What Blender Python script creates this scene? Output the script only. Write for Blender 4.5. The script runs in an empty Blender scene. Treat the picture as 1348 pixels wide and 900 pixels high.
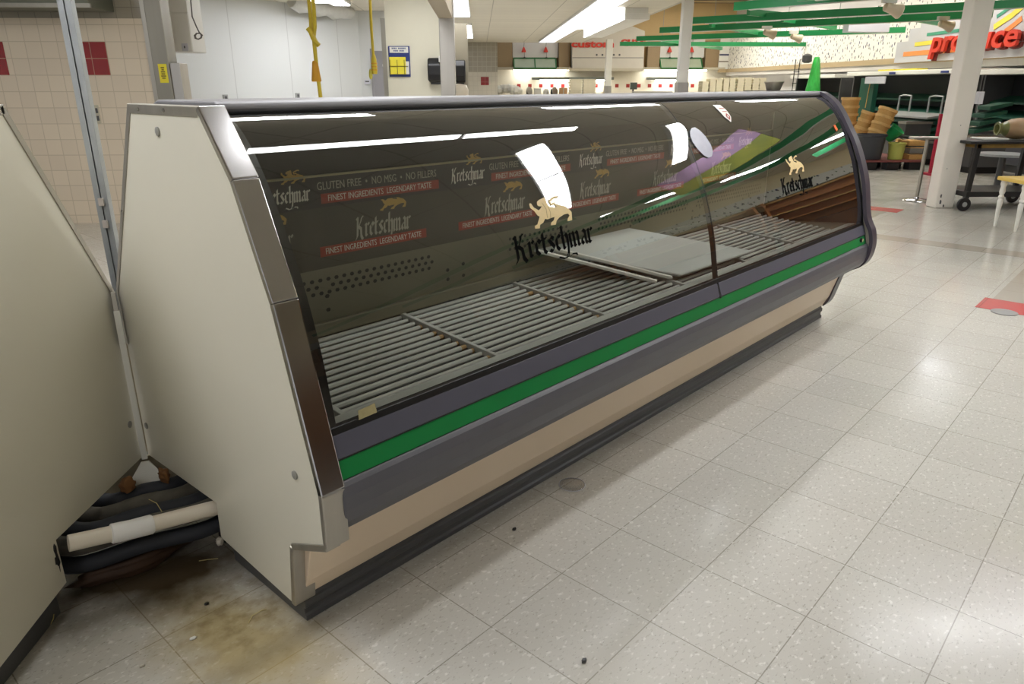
import bpy, bmesh, math, random
from mathutils import Vector, Matrix
random.seed(7)
sc = bpy.context.scene
COL = sc.collection
V = Vector
RW = Matrix.Rotation(math.pi/4, 3, 'Z')   # the whole place is turned so that the store's walls follow the world axes
# ------------------------------------------------------------------ camera
FOC = 948.37; PITCH = math.radians(19.645); YAW = math.radians(42.585)
CAM = V((-0.7917, -1.4821, 1.3701))
cd = bpy.data.cameras.new('camera'); cam = bpy.data.objects.new('camera', cd); COL.objects.link(cam)
cam.location = RW @ CAM; cam.rotation_euler = (math.pi/2-PITCH, 0, YAW-math.pi/4)
cd.sensor_fit = 'HORIZONTAL'; cd.sensor_width = 36; cd.lens = FOC/1348*36
cd.clip_start = .05; cd.clip_end = 200
sc.camera = cam
H = math.sqrt(.5)
EA = V((H, H, 0)); EB = V((H, -H, 0)); C0 = V((CAM.x, CAM.y, 0))   # store axes lie at 45 degrees to the case
FW = V((math.cos(YAW)*math.cos(PITCH), math.sin(YAW)*math.cos(PITCH), -math.sin(PITCH)))
RT = V((math.sin(YAW), -math.cos(YAW), 0)); UP = RT.cross(FW)
def AB(a, b, z=0): return C0+EA*a+EB*b+V((0, 0, z))
def ray(x, y): return FW+RT*((x-674)/FOC)-UP*((y-450)/FOC)
def at(x, y, a=None, b=None, z=None, X=None, Y=None):
    r = ray(x, y)
    if a is not None: t = a/r.dot(EA)
    elif b is not None: t = b/r.dot(EB)
    elif z is not None: t = (z-CAM.z)/r.z
    elif X is not None: t = (X-CAM.x)/r.x
    else: t = (Y-CAM.y)/r.y
    return CAM+r*t
def toab(p):
    d = p-C0; return d.dot(EA), d.dot(EB), p.z
def bz(x, y, a):
    q = toab(at(x, y, a=a)); return q[1], q[2]
# ------------------------------------------------------------------ materials
def lin(c):
    c /= 255.; return c/12.92 if c <= .04045 else ((c+.055)/1.055)**2.4
def rgb(c, k=1): return (lin(c[0])*k, lin(c[1])*k, lin(c[2])*k, 1)
MATS = {}
def nd(nt, t, **kw):
    n = nt.nodes.new(t)
    for k, v in kw.items():
        if k in n.inputs.keys(): n.inputs[k].default_value = v
        else: setattr(n, k, v)
    return n
def mat(name, c, rough=.5, metal=0, var=.12, scale=6, bump=0, spec=.5, c2=None, stretch=None, coat=0):
    if name in MATS: return MATS[name]
    m = bpy.data.materials.new(name); m.use_nodes = True; nt = m.node_tree; p = nt.nodes['Principled BSDF']
    p.inputs['Roughness'].default_value = rough; p.inputs['Metallic'].default_value = metal
    p.inputs['Specular IOR Level'].default_value = spec; p.inputs['Coat Weight'].default_value = coat
    tc = nd(nt, 'ShaderNodeTexCoord'); vec = tc.outputs['Object']
    if stretch:
        mp = nd(nt, 'ShaderNodeMapping'); mp.inputs['Scale'].default_value = stretch
        nt.links.new(vec, mp.inputs['Vector']); vec = mp.outputs['Vector']
    no = nd(nt, 'ShaderNodeTexNoise', Scale=scale, Detail=4.)
    nt.links.new(vec, no.inputs['Vector'])
    mx = nd(nt, 'ShaderNodeMix', data_type='RGBA')
    mx.inputs[6].default_value = rgb(c, 1-var); mx.inputs[7].default_value = rgb(c2, 1) if c2 else rgb(c, 1+var)
    nt.links.new(no.outputs['Fac'], mx.inputs[0]); nt.links.new(mx.outputs[2], p.inputs['Base Color'])
    if bump:
        b = nd(nt, 'ShaderNodeBump', Strength=bump, Distance=.01)
        nt.links.new(no.outputs['Fac'], b.inputs['Height']); nt.links.new(b.outputs['Normal'], p.inputs['Normal'])
    MATS[name] = m; return m
def emit(name, c, s):
    if name in MATS: return MATS[name]
    m = mat(name, c, .4, var=.02); p = m.node_tree.nodes['Principled BSDF']
    p.inputs['Emission Color'].default_value = rgb(c); p.inputs['Emission Strength'].default_value = s
    return m
def glassmat(name, tint, boost=1.7, rough=.0):
    m = bpy.data.materials.new(name); m.use_nodes = True; nt = m.node_tree; nt.nodes.clear()
    out = nd(nt, 'ShaderNodeOutputMaterial'); tr = nd(nt, 'ShaderNodeBsdfTransparent'); gl = nd(nt, 'ShaderNodeBsdfGlossy')
    tr.inputs['Color'].default_value = (*tint, 1); gl.inputs['Roughness'].default_value = rough
    lw = nd(nt, 'ShaderNodeLayerWeight', Blend=.5); fr = nd(nt, 'ShaderNodeMath', operation='POWER'); fr.inputs[1].default_value = 3.0   # Schlick curve for a pane (both faces)
    nt.links.new(lw.outputs['Facing'], fr.inputs[0])
    mu = nd(nt, 'ShaderNodeMath', operation='MULTIPLY_ADD', use_clamp=True)
    mu.inputs[1].default_value = 1.35; mu.inputs[2].default_value = .045*boost
    no = nd(nt, 'ShaderNodeTexNoise', Scale=1.3); tc = nd(nt, 'ShaderNodeTexCoord')
    bm_ = nd(nt, 'ShaderNodeBump', Strength=.05, Distance=.02)
    nt.links.new(tc.outputs['Object'], no.inputs['Vector']); nt.links.new(no.outputs['Fac'], bm_.inputs['Height'])
    nt.links.new(bm_.outputs['Normal'], gl.inputs['Normal'])
    mx = nd(nt, 'ShaderNodeMixShader')
    nt.links.new(fr.outputs[0], mu.inputs[0]); nt.links.new(mu.outputs[0], mx.inputs[0])
    nt.links.new(tr.outputs[0], mx.inputs[1]); nt.links.new(gl.outputs[0], mx.inputs[2]); nt.links.new(mx.outputs[0], out.inputs[0])
    MATS[name] = m; return m
def uvnode(nt, U, Vv, u0=0, v0=0):
    ge = nd(nt, 'ShaderNodeNewGeometry')
    cb = nd(nt, 'ShaderNodeCombineXYZ')
    for i, (ax, o) in enumerate(((U, u0), (Vv, v0))):
        d = nd(nt, 'ShaderNodeVectorMath', operation='DOT_PRODUCT'); d.inputs[1].default_value = RW @ V(ax)
        s = nd(nt, 'ShaderNodeMath', operation='SUBTRACT'); s.inputs[1].default_value = o
        nt.links.new(ge.outputs['Position'], d.inputs[0]); nt.links.new(d.outputs['Value'], s.inputs[0]); nt.links.new(s.outputs[0], cb.inputs[i])
    return cb.outputs[0], ge
def tilemat(name, c1, c2, mortar, size, U, Vv, u0=0, v0=0, gap=.003, rough=.3, h=None):
    m = bpy.data.materials.new(name); m.use_nodes = True; nt = m.node_tree; p = nt.nodes['Principled BSDF']
    vec, ge = uvnode(nt, U, Vv, u0, v0)
    br = nd(nt, 'ShaderNodeTexBrick', Scale=1., offset=0., squash=1.)
    br.inputs['Color1'].default_value = rgb(c1); br.inputs['Color2'].default_value = rgb(c2); br.inputs['Mortar'].default_value = rgb(mortar)
    br.inputs['Mortar Size'].default_value = gap; br.inputs['Mortar Smooth'].default_value = .1
    br.inputs['Brick Width'].default_value = size; br.inputs['Row Height'].default_value = h or size
    nt.links.new(vec, br.inputs['Vector'])
    nt.links.new(br.outputs['Color'], p.inputs['Base Color']); p.inputs['Roughness'].default_value = rough
    MATS[name] = m; return m, nt, p, br, vec, ge
# ------------------------------------------------------------------ mesh building
WL = {}
class MB:
    def __init__(s): s.v = []; s.f = []
    def add(s, vs, fs):
        k = len(s.v); s.v += [V(q) for q in vs]; s.f += [[i+k for i in f] for f in fs]; return s
    def hexa(s, q):   # 8 corners: bottom loop then top loop
        return s.add(q, [(3, 2, 1, 0), (4, 5, 6, 7), (0, 1, 5, 4), (1, 2, 6, 5), (2, 3, 7, 6), (3, 0, 4, 7)])
    def box(s, x0, x1, y0, y1, z0, z1):
        return s.hexa([(x0, y0, z0), (x1, y0, z0), (x1, y1, z0), (x0, y1, z0), (x0, y0, z1), (x1, y0, z1), (x1, y1, z1), (x0, y1, z1)])
    def abox(s, a0, a1, b0, b1, z0, z1):
        P = AB
        return s.hexa([P(a0, b0, z0), P(a0, b1, z0), P(a1, b1, z0), P(a1, b0, z0), P(a0, b0, z1), P(a0, b1, z1), P(a1, b1, z1), P(a1, b0, z1)])
    def obox(s, c, ux, uy, uz):  # centre and half-axes
        c = V(c); ux = V(ux); uy = V(uy); uz = V(uz)
        return s.hexa([c-ux-uy-uz, c+ux-uy-uz, c+ux+uy-uz, c-ux+uy-uz, c-ux-uy+uz, c+ux-uy+uz, c+ux+uy+uz, c-ux+uy+uz])
    def bar(s, p, q, w, h, up=(0, 0, 1)):
        p = V(p); q = V(q); d = (q-p); n = d.normalized(); side = n.cross(V(up)).normalized(); u = side.cross(n)
        return s.obox((p+q)/2, d/2, side*w/2, u*h/2)
    def prism(s, prof, A, B):   # prof -> list of points mapped to both ends A(p), B(p)
        n = len(prof); a = [A(p) for p in prof]; b = [B(p) for p in prof]
        return s.add(a+b, [list(range(n))[::-1], list(range(n, 2*n))]+[(i, (i+1) % n, n+(i+1) % n, n+i) for i in range(n)])
    def px(s, prof, x0, x1):    # profile in (y,z) extruded along x
        return s.prism(prof, lambda p: (x0, p[0], p[1]), lambda p: (x1, p[0], p[1]))
    def tube(s, path, r, n=10, caps=True):
        path = [V(p) for p in path]; k0 = len(s.v); rings = []
        t = (path[1]-path[0]).normalized(); u = t.orthogonal().normalized()
        for i, p in enumerate(path):
            t = ((path[min(i+1, len(path)-1)]-path[max(i-1, 0)])).normalized()
            u = (u-t*u.dot(t)).normalized(); w = t.cross(u)
            rr = r[i] if isinstance(r, (list, tuple)) else r
            s.v += [p+(u*math.cos(2*math.pi*j/n)+w*math.sin(2*math.pi*j/n))*rr for j in range(n)]
        for i in range(len(path)-1):
            for j in range(n):
                s.f.append([k0+i*n+j, k0+i*n+(j+1) % n, k0+(i+1)*n+(j+1) % n, k0+(i+1)*n+j])
        if caps:
            s.f.append([k0+j for j in range(n)][::-1]); s.f.append([k0+(len(path)-1)*n+j for j in range(n)])
        return s
    def lathe(s, prof, c, n=20, M=None, ring=False):
        c = V(c); k0 = len(s.v)
        for r, z in prof:
            for j in range(n):
                q = V((r*math.cos(2*math.pi*j/n), r*math.sin(2*math.pi*j/n), z)); s.v.append(c+(M @ q if M else q))
        for i in range(len(prof)-1):
            for j in range(n):
                s.f.append([k0+i*n+j, k0+i*n+(j+1) % n, k0+(i+1)*n+(j+1) % n, k0+(i+1)*n+j])
        if ring:
            e = (len(prof)-1)*n
            for j in range(n): s.f.append([k0+e+j, k0+e+(j+1) % n, k0+(j+1) % n, k0+j])
        else:
            s.f.append([k0+j for j in range(n)][::-1]); s.f.append([k0+(len(prof)-1)*n+j for j in range(n)])
        return s
    def build(s, name, m, parent=None, smooth=False, bevel=0, seg=2, solid=0):
        me = bpy.data.meshes.new(name); s.v = [RW @ q for q in s.v]
        if parent is not None: o0 = WL[parent.name]
        else:
            xs = [q.x for q in s.v]; ys = [q.y for q in s.v]; zs = [q.z for q in s.v]
            o0 = V(((min(xs)+max(xs))/2, (min(ys)+max(ys))/2, min(zs)))
        me.from_pydata([q-o0 for q in s.v], [], s.f)
        bm = bmesh.new(); bm.from_mesh(me); bmesh.ops.recalc_face_normals(bm, faces=bm.faces); bm.to_mesh(me); bm.free()
        o = bpy.data.objects.new(name, me); COL.objects.link(o); me.materials.append(m)
        if parent is not None: o.parent = parent
        else: o.location = o0
        WL[o.name] = o0
        if smooth:
            for p in me.polygons: p.use_smooth = True
            if smooth != 'all': me.set_sharp_from_angle(angle=math.radians(40))
        if solid:
            d = o.modifiers.new('solid', 'SOLIDIFY'); d.thickness = solid; d.offset = 0
        if bevel:
            d = o.modifiers.new('bevel', 'BEVEL'); d.width = bevel; d.segments = seg; d.limit_method = 'ANGLE'
        return o
def thing(name, label, cat, loc, group=None):
    loc = RW @ V(loc); o = bpy.data.objects.new(name, None); COL.objects.link(o); o.location = loc; o.empty_display_size = .1
    WL[o.name] = V(loc); tag(o, label, cat, group); return o
def tag(o, label, cat, group=None):
    o['label'] = label; o['category'] = cat
    if group: o['group'] = group
    return o
def struct(o): o['kind'] = 'structure'; return o
def dup(root, off, label=None, group=None):
    off = RW @ V(off); r = root.copy(); COL.objects.link(r); r.location = root.location+V(off); WL[r.name] = WL[root.name]+V(off)
    if label: r['label'] = label
    if group: r['group'] = group
    for ch in list(root.children):
        c = ch.copy(); COL.objects.link(c); c.parent = r
        for g in list(ch.children):
            d = g.copy(); COL.objects.link(d); d.parent = c
    return r
def text(body, size, m, name, parent, origin, ux, uy, extrude=.001, width=None, bold=0, shear=0, align='LEFT', sx=1):
    cu = bpy.data.curves.new(name, 'FONT'); cu.body = body; cu.size = size; cu.extrude = extrude; cu.offset = bold; cu.shear = shear; cu.align_x = align
    cu.resolution_u = 3
    to = bpy.data.objects.new('tmp', cu); COL.objects.link(to)
    bpy.context.view_layer.update()
    me = bpy.data.meshes.new_from_object(to.evaluated_get(bpy.context.evaluated_depsgraph_get()))
    bpy.data.objects.remove(to)
    xs = [q.co.x for q in me.vertices]; w = (max(xs)-min(xs)) or 1
    k = (width/w if width else 1)*sx
    ux = V(ux); uy = V(uy); un = ux.cross(uy); x0 = min(xs) if align == 'LEFT' else 0
    mb = MB(); mb.v = [V(origin)+ux*((q.co.x-x0)*k)+uy*q.co.y+un*q.co.z for q in me.vertices]
    mb.f = [list(p.vertices) for p in me.polygons]
    bpy.data.meshes.remove(me)
    return mb.build(name, m, parent)
# palette
M_cream = mat('cream_laminate', (210, 205, 188), .32, var=.04, scale=2)
M_wallw = mat('white_insulated_panel', (206, 207, 203), .5, var=.03, scale=1.5)
M_steel = mat('brushed_stainless', (190, 186, 180), .3, 1, var=.12, scale=14, stretch=(1, 1, .05))
M_steeld = mat('dull_stainless', (150, 146, 136), .42, .7, var=.15, scale=10, stretch=(1, 1, .05))
M_polish = mat('polished_stainless', (186, 184, 184), .17, 1, var=.08, scale=9)
M_alu = mat('brushed_aluminium', (175, 170, 160), .38, .85, var=.14, scale=30, stretch=(1, 1, .15))
M_dark = mat('black_plastic', (26, 25, 26), .4, var=.25)
M_black = mat('black_gasket', (10, 9, 10), .4, var=.2)
M_kick = mat('dark_grey_kick', (74, 74, 75), .35, var=.12, scale=8)
M_bump = mat('grey_bumper_vinyl', (88, 87, 92), .42, var=.08, scale=14)
M_rail = mat('purple_grey_rail', (84, 83, 94), .38, var=.07, scale=10)
M_green = mat('green_stripe_vinyl', (22, 122, 62), .3, var=.08, scale=8)
M_beige = mat('beige_painted_metal', (228, 208, 182), .4, var=.04, scale=4)
M_capm = mat('grey_satin_cap', (128, 126, 128), .45, .2, var=.06)
M_tube = mat('grey_white_coated_tube', (178, 180, 178), .35, var=.12, scale=5, c2=(200, 200, 192))
M_int = mat('dark_interior_metal', (40, 40, 39), .55, var=.25, scale=5)
M_intg = mat('olive_grey_interior_metal', (126, 122, 104), .45, .2, var=.2, scale=4)
M_ban = mat('charcoal_banner_print', (48, 47, 46), .45, var=.08)
M_banl = mat('reflection_toned_banner', (70, 66, 55), .45, var=.1, scale=3)  # paler olive puts a glass reflection into the lower banner's colour
M_red = mat('brick_red_print', (160, 60, 42), .5, var=.08)
M_wht = mat('white_print', (226, 224, 214), .5, var=.03)
M_dim = mat('dull_white_print', (176, 172, 156), .5, var=.05)
M_gold = mat('gold_print', (196, 160, 84), .45, var=.14, scale=30)
M_goldl = mat('pale_gold_decal', (222, 196, 140), .4, var=.12, scale=40)
M_ink = mat('black_decal', (4, 4, 4), .8, var=.2, spec=.05)
M_white = mat('white_paint', (226, 224, 216), .45, var=.04, scale=3)
M_pvc = mat('white_pvc', (216, 206, 188), .35, var=.1, scale=7)
M_pvcw = mat('bright_white_pvc', (228, 226, 222), .35, var=.05, scale=9)
M_foam = mat('black_pipe_insulation', (38, 40, 46), .7, var=.35, scale=9, bump=.2)
M_dust = mat('dusty_pipe_insulation', (60, 58, 56), .9, var=.35, scale=14, c2=(110, 104, 92), bump=.5)
M_rust = mat('orange_spray_foam', (112, 74, 38), .9, var=.4, scale=14, bump=.8)
M_galv = mat('galvanised_steel', (162, 165, 165), .4, .5, var=.15, scale=20)
M_yel = mat('yellow_cord', (206, 182, 50), .55, var=.15, scale=20)
M_yels = mat('yellow_paper', (236, 220, 60), .6, var=.08, scale=9)
M_greyd = mat('grey_painted_door', (140, 137, 138), .45, var=.05)
M_blue = mat('navy_blue_plastic', (34, 52, 120), .4, var=.1)
M_bgrey = mat('warm_grey_panel', (186, 178, 158), .5, var=.05)
M_tan = mat('tan_soffit', (168, 148, 112), .6, var=.08, scale=3)
M_tanb = mat('brown_slat_panel', (150, 128, 96), .55, var=.1, scale=6, stretch=(1, 1, 8))
M_beam = mat('green_beam_paint', (30, 140, 80), .4, var=.1, scale=4)
M_dgreen = mat('dark_green_plastic', (22, 74, 58), .45, var=.2, scale=6)
M_wood = mat('brown_wood', (172, 108, 50), .5, var=.35, scale=5, stretch=(1, 1, 12))
M_basket = mat('woven_basket', (196, 152, 88), .65, var=.3, scale=40, stretch=(1, 1, 5), bump=.5)
M_clam = mat('cream_foam_box', (214, 206, 180), .55, var=.06)
M_lred = mat('red_letter', (206, 58, 40), .4, var=.06)
E_lamp = emit('lamp_diffuser', (248, 250, 255), 12)
E_soft = emit('undershelf_tube', (255, 252, 244), 22)
M_glass = glassmat('curved_glass', (.93, .94, .90), 1.9)
M_clear = glassmat('clear_plastic', (.98, .98, .98), .7, .12)
M_frost = mat('frosted_plastic', (196, 196, 204), .3, var=.06)

# ================================================================== SETTING
def floor_material():
    th = math.radians(.269); ux = V((math.cos(th), math.sin(th), 0)); uy = V((-math.sin(th), math.cos(th), 0))
    o = V((.01556, -.07898, 0)); T = .3048
    m, nt, p, br, vec, ge = tilemat('vinyl_floor_tile', (198, 194, 185), (192, 188, 179), (148, 142, 132), T, ux, uy, o.dot(ux)-30*T, o.dot(uy)-30*T, .0016, .2)
    L = nt.links
    def noise(scale, det=3., st=(1, 1, 1), rot=0):
        mp = nd(nt, 'ShaderNodeMapping'); mp.inputs['Scale'].default_value = st; mp.inputs['Rotation'].default_value = (0, 0, rot)
        n = nd(nt, 'ShaderNodeTexNoise', Scale=scale, Detail=det); L.new(vec, mp.inputs['Vector']); L.new(mp.outputs[0], n.inputs['Vector']); return n.outputs['Fac']
    def ramp(src, lo, hi, a=0., b=1.):
        r = nd(nt, 'ShaderNodeMapRange'); r.inputs[1].default_value = lo; r.inputs[2].default_value = hi; r.inputs[3].default_value = a; r.inputs[4].default_value = b
        L.new(src, r.inputs[0]); return r.outputs[0]
    def mixc(fac, a, col, mode='MIX'):
        x = nd(nt, 'ShaderNodeMix', data_type='RGBA', blend_type=mode); L.new(fac, x.inputs[0]); L.new(a, x.inputs[6]); x.inputs[7].default_value = rgb(col); return x.outputs[2]
    c = br.outputs['Color']
    c = mixc(ramp(noise(55, 2, (1, 2.2, 1), .5), .60, .70, 0, .40), c, (140, 131, 118))
    c = mixc(ramp(noise(80, 2, (1, 2, 1), 2.0), .66, .72, 0, .5), c, (112, 106, 98))
    c = mixc(ramp(noise(48, 2, (1, 1.6, 1), 1.2), .60, .70, 0, .55), c, (232, 229, 222))
    c = mixc(ramp(noise(1.2, 3), .5, .8, 0, .25), c, (176, 170, 158))
    # yellowed, dirty patch where the drain lines leak at the cases' ends
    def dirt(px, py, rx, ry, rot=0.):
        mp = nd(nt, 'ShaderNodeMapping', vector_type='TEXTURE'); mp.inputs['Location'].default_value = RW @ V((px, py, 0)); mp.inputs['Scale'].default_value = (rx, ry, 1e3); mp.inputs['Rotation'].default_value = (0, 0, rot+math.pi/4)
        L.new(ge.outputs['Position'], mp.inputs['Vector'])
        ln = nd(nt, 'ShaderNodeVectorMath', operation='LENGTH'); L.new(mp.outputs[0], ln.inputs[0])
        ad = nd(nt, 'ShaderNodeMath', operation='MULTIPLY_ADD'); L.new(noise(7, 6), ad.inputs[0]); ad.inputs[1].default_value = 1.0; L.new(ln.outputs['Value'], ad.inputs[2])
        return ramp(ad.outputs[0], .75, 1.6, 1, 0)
    def mul(a, k, n=None):
        x = nd(nt, 'ShaderNodeMath', operation='MULTIPLY'); L.new(a, x.inputs[0]); x.inputs[1].default_value = k
        if n: L.new(n, x.inputs[1])
        return x.outputs[0]
    yel = dirt(-.15, .05, .20, .46, .1)
    c = mixc(mul(yel, .75), c, (172, 150, 92))
    c = mixc(mul(mul(dirt(-.12, .2, .22, .3), .5), 1., ramp(noise(22, 5), .45, .65)), c, (112, 92, 50))
    c = mixc(mul(dirt(-.2, .52, .55, .27, -.4), .95), c, (62, 48, 28))  # dirt and the shade under the pipes, painted as one dark brown
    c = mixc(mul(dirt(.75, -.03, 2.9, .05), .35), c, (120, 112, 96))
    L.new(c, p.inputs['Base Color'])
    rr = ramp(noise(3, 3), .3, .7, .13, .24); L.new(rr, p.inputs['Roughness'])
    return m
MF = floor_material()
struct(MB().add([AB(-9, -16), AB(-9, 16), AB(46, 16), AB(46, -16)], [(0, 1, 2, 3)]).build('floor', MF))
# coloured tile bands laid into the floor
def inlay(name, x0, x1, y0, y1, c, key):
    m, *_ = tilemat(key, c, [k*.97 for k in c], [k*.75 for k in c], .3048, (1, 0, 0), (0, 1, 0), x0-3.048, y0-3.048, .002, .18)
    struct(MB().box(x0, x1, y0, y1, .0001, .0012).build(name, m))
RED = (196, 84, 84); GRY = (176, 168, 156)
inlay('trim_1', 4.585, 4.89, -2.2, -.655, RED, 'red_floor_tile')
inlay('trim_2', 4.89, 6.5, -1.9, -.70, GRY, 'grey_floor_tile')
inlay('trim_3', 6.5, 6.74, -.62, 4.0, GRY, 'grey_floor_band')
inlay('trim_4', 6.5, 6.8, -.93, -.625, RED, 'red_floor_corner')
inlay('trim_5', 8.2, 8.5, .85, 2.2, RED, 'red_floor_far')
inlay('trim_6', 7.2, 8.2, .95, 2.2, GRY, 'grey_floor_far')
# --- ceilings
m_ceil, nt_, p_, *_ = tilemat('ceiling_tile', (226, 219, 201), (220, 213, 195), (176, 168, 150), .61, EA, EB, -20, -20, .008, .7, 1.22)
def slabz(name, a0, a1, b0, b1, z, m, th=.05): return struct(MB().abox(a0, a1, b0, b1, z, z+th).build(name, m))
ZC = 2.7
slabz('ceiling', 11.2, 26, -4.2, 3.43, ZC, m_ceil)
slabz('ceiling_near', -9, 11.2, -16, 9.3, ZC, m_ceil)
m_high, *_ = tilemat('corrugated_roof_deck', (206, 186, 146), (196, 178, 138), (70, 60, 48), 40, EB, EA, -20, -20, .14, .7, .8)
slabz('ceiling_high', 11.2, 34, 3.43, 14, 4.2, m_high)
struct(MB().abox(11.2, 26, 3.43, 3.5, ZC, 4.2).build('trim_7', M_bgrey))
struct(MB().abox(11.15, 11.2, 3.43, 14, ZC, 4.2).build('trim_8', M_tan))
struct(MB().abox(26, 26.05, -4.2, 3.5, ZC, 4.2).build('trim_9', M_tan))
# --- left tiled wall with red tile squares
AT = .3048/(bz(146, 75, 1)[0]-bz(104, 75, 1)[0])     # depth at which the tiles are six inches
bR, zR = bz(143.5, 75, AT); TS = .1524
bb, zz = bz(146, 99, AT)
m_tile, *_ = tilemat('cream_wall_tile', (222, 207, 184), (216, 201, 179), (198, 183, 160), TS, EB, V((0, 0, 1)), C0.dot(EB)+bb-60*TS, zz-30*TS, .004, .18)
bC0 = bz(209, 130, AT)[0]
struct(MB().abox(AT, AT+.15, -9, bC0-.042, 0, ZC).build('wall_left', m_tile))
m_rt, *_ = tilemat('red_wall_tile', (146, 26, 24), (138, 22, 22), (170, 120, 100), TS, EB, V((0, 0, 1)), C0.dot(EB)+bb-60*TS, zz-30*TS, .004, .15)
for k in range(3):
    b1 = bb-k*.97
    tag(MB().abox(AT-.005, AT-.001, b1-2*TS, b1, zz, zz+2*TS).build('red_tile_square', m_rt),
        ['square of four red tiles on the tiled wall beside the metal pole', 'square of four red tiles at the left edge of the tiled wall', 'square of four red tiles on the tiled wall, outside the photo'][k], 'wall tile')
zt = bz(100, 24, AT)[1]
m_tg, *_ = tilemat('hood_shade_wall_tile', (150, 142, 126), (142, 134, 118), (128, 120, 106), TS, EB, V((0, 0, 1)), C0.dot(EB)+bb-60*TS, zz-30*TS, .004, .2)
struct(MB().abox(AT-.008, AT, -9, bC0-.02, zt, ZC).build('trim_10', m_tg))  # the hood's shadow on the wall, put in as a band of darker tiles
o = thing('exhaust_hood', 'dark grey steel hood edge above the cream tiled wall, top left', 'hood', AB(AT-.4, bz(60, 4, AT-.3)[0], bz(60, 9, AT-.5)[1]))
bh0, bh1 = bz(-30, 5, AT-.5)[0]-2, bz(116, 5, AT-.5)[0]; zh = bz(60, 9, AT-.5)[1]
M_hood = mat('grey_hood_metal', (104, 106, 92), .45, .4, var=.1)
MB().abox(AT-.5, AT-.01, bh0, bh1, zh, ZC-.01).build('hood_body', M_hood, o, bevel=.01)
MB().abox(AT-.52, AT-.49, bh0, bh1+.02, zh-.005, zh+.03).build('hood_lip', M_steeld, o)
# outlet on the tiled wall
def outlet(x0, y0, x1, y1, a, label, plate, n=2, grp=None):
    b0, z1 = bz(x0, y0, a); b1, z0 = bz(x1, y1, a)
    t = thing('power_outlet', label, 'outlet', AB(a, (b0+b1)/2, z0), grp)
    MB().abox(a-.012, a, b0, b1, z0, z1).build('cover_plate', plate, t, bevel=.003)
    for k in range(n):
        zc_ = z0+(z1-z0)*(.3+.4*k); bc = (b0+b1)/2; w = (b1-b0)*.28; h = (z1-z0)*.13
        MB().abox(a-.016, a-.011, bc-w, bc+w, zc_-h, zc_+h).build('socket', M_kick, t)
    return t
outlet(124, 138, 134, 163, AT, 'beige duplex outlet plate on the cream tiled wall behind the pole', M_bgrey)
# --- stainless end column of the tiled wall
b0 = bz(209, 130, AT)[0]; b1 = bz(237, 130, AT)[0]
t = thing('steel_corner_post', 'wide stainless steel wall end post left of the white room', 'post', AB(AT, b1, 0))
MB().abox(AT-.02, AT+.2, b0+.001, b0+(b1-b0)*.75, 0, ZC-.002).build('post_cover', M_steeld, t, bevel=.006)
MB().abox(AT-.012, AT+.2, b0-.04, b0, 0, ZC-.002).build('corner_angle', M_alu, t)
zs0, zs1 = bz(240, 137, AT+.1)[1], bz(235, 83, AT+.1)[1]
MB().abox(AT+.0, AT+.2, b0+(b1-b0)*.75, b1+.045, 0, zs1).build('jamb_plate', M_steel, t, bevel=.004)
bx0, z1 = bz(207, 84, AT-.03); bx1, z0 = bz(222, 109, AT-.03)
t = thing('yellow_notice', 'bright yellow paper notice taped on the stainless steel post', 'notice', AB(AT-.022, bx0, z0))
MB().abox(AT-.0235, AT-.0205, bx0, bx1, z0, z1).build('paper', M_yels, t)
nl = MB()
for k, w in enumerate((.5, .35, .6, .55, .7, .5)):
    zq = z1-(z1-z0)*(.2+.11*k); nl.abox(AT-.0245, AT-.0234, (bx0+bx1)/2-(bx1-bx0)*w/2*.8, (bx0+bx1)/2+(bx1-bx0)*w/2*.8, zq-.006, zq+.006)
nl.build('printed_lines', mat('grey_ink', (120, 108, 40), .6), t)
bx0, z1 = bz(216, 136, AT-.03); bx1, z0 = bz(227, 142, AT-.03)
tag(MB().abox(AT-.0235, AT-.0205, bx0, bx1, z0-.1, z1).build('yellow_notice', M_yels), 'lower yellow notice on the steel post, mostly behind the display case', 'notice')
# --- white room
Pc = at(470, 14, z=ZC); Pl = at(346, 0, z=ZC); dW = (Pl-Pc); dW.z = 0; dW.normalize(); Pfar = Pc+dW*14
def vwall(name, p, q, z0, z1, m, th=.12):
    p = V(p); q = V(q); d = (q-p).normalized(); n = V((-d.y, d.x, 0))
    if n.dot(V((p.x, p.y, 0))-C0) < 0: n = -n
    a, b, c, e = p, q, q+n*th, p+n*th
    return struct(MB().hexa([(k.x, k.y, z0) for k in (a, b, c, e)]+[(k.x, k.y, z1) for k in (a, b, c, e)]).build(name, m))
mw, nt_, p_, *_ = tilemat('insulated_wall_panels', (208, 209, 205), (205, 206, 202), (186, 186, 182), 1.18, dW, V((0, 0, 1)), Pc.dot(dW)-.62, -10, .008, .45, 30)
vwall('wall_back', Pc, Pfar, 0, ZC, mw)
aD = toab(Pc)[0]; bD = toab(Pc)[1]
vwall('wall_door', Pc, AB(aD, bD+1.6), 0, ZC, M_wallw)
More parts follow.
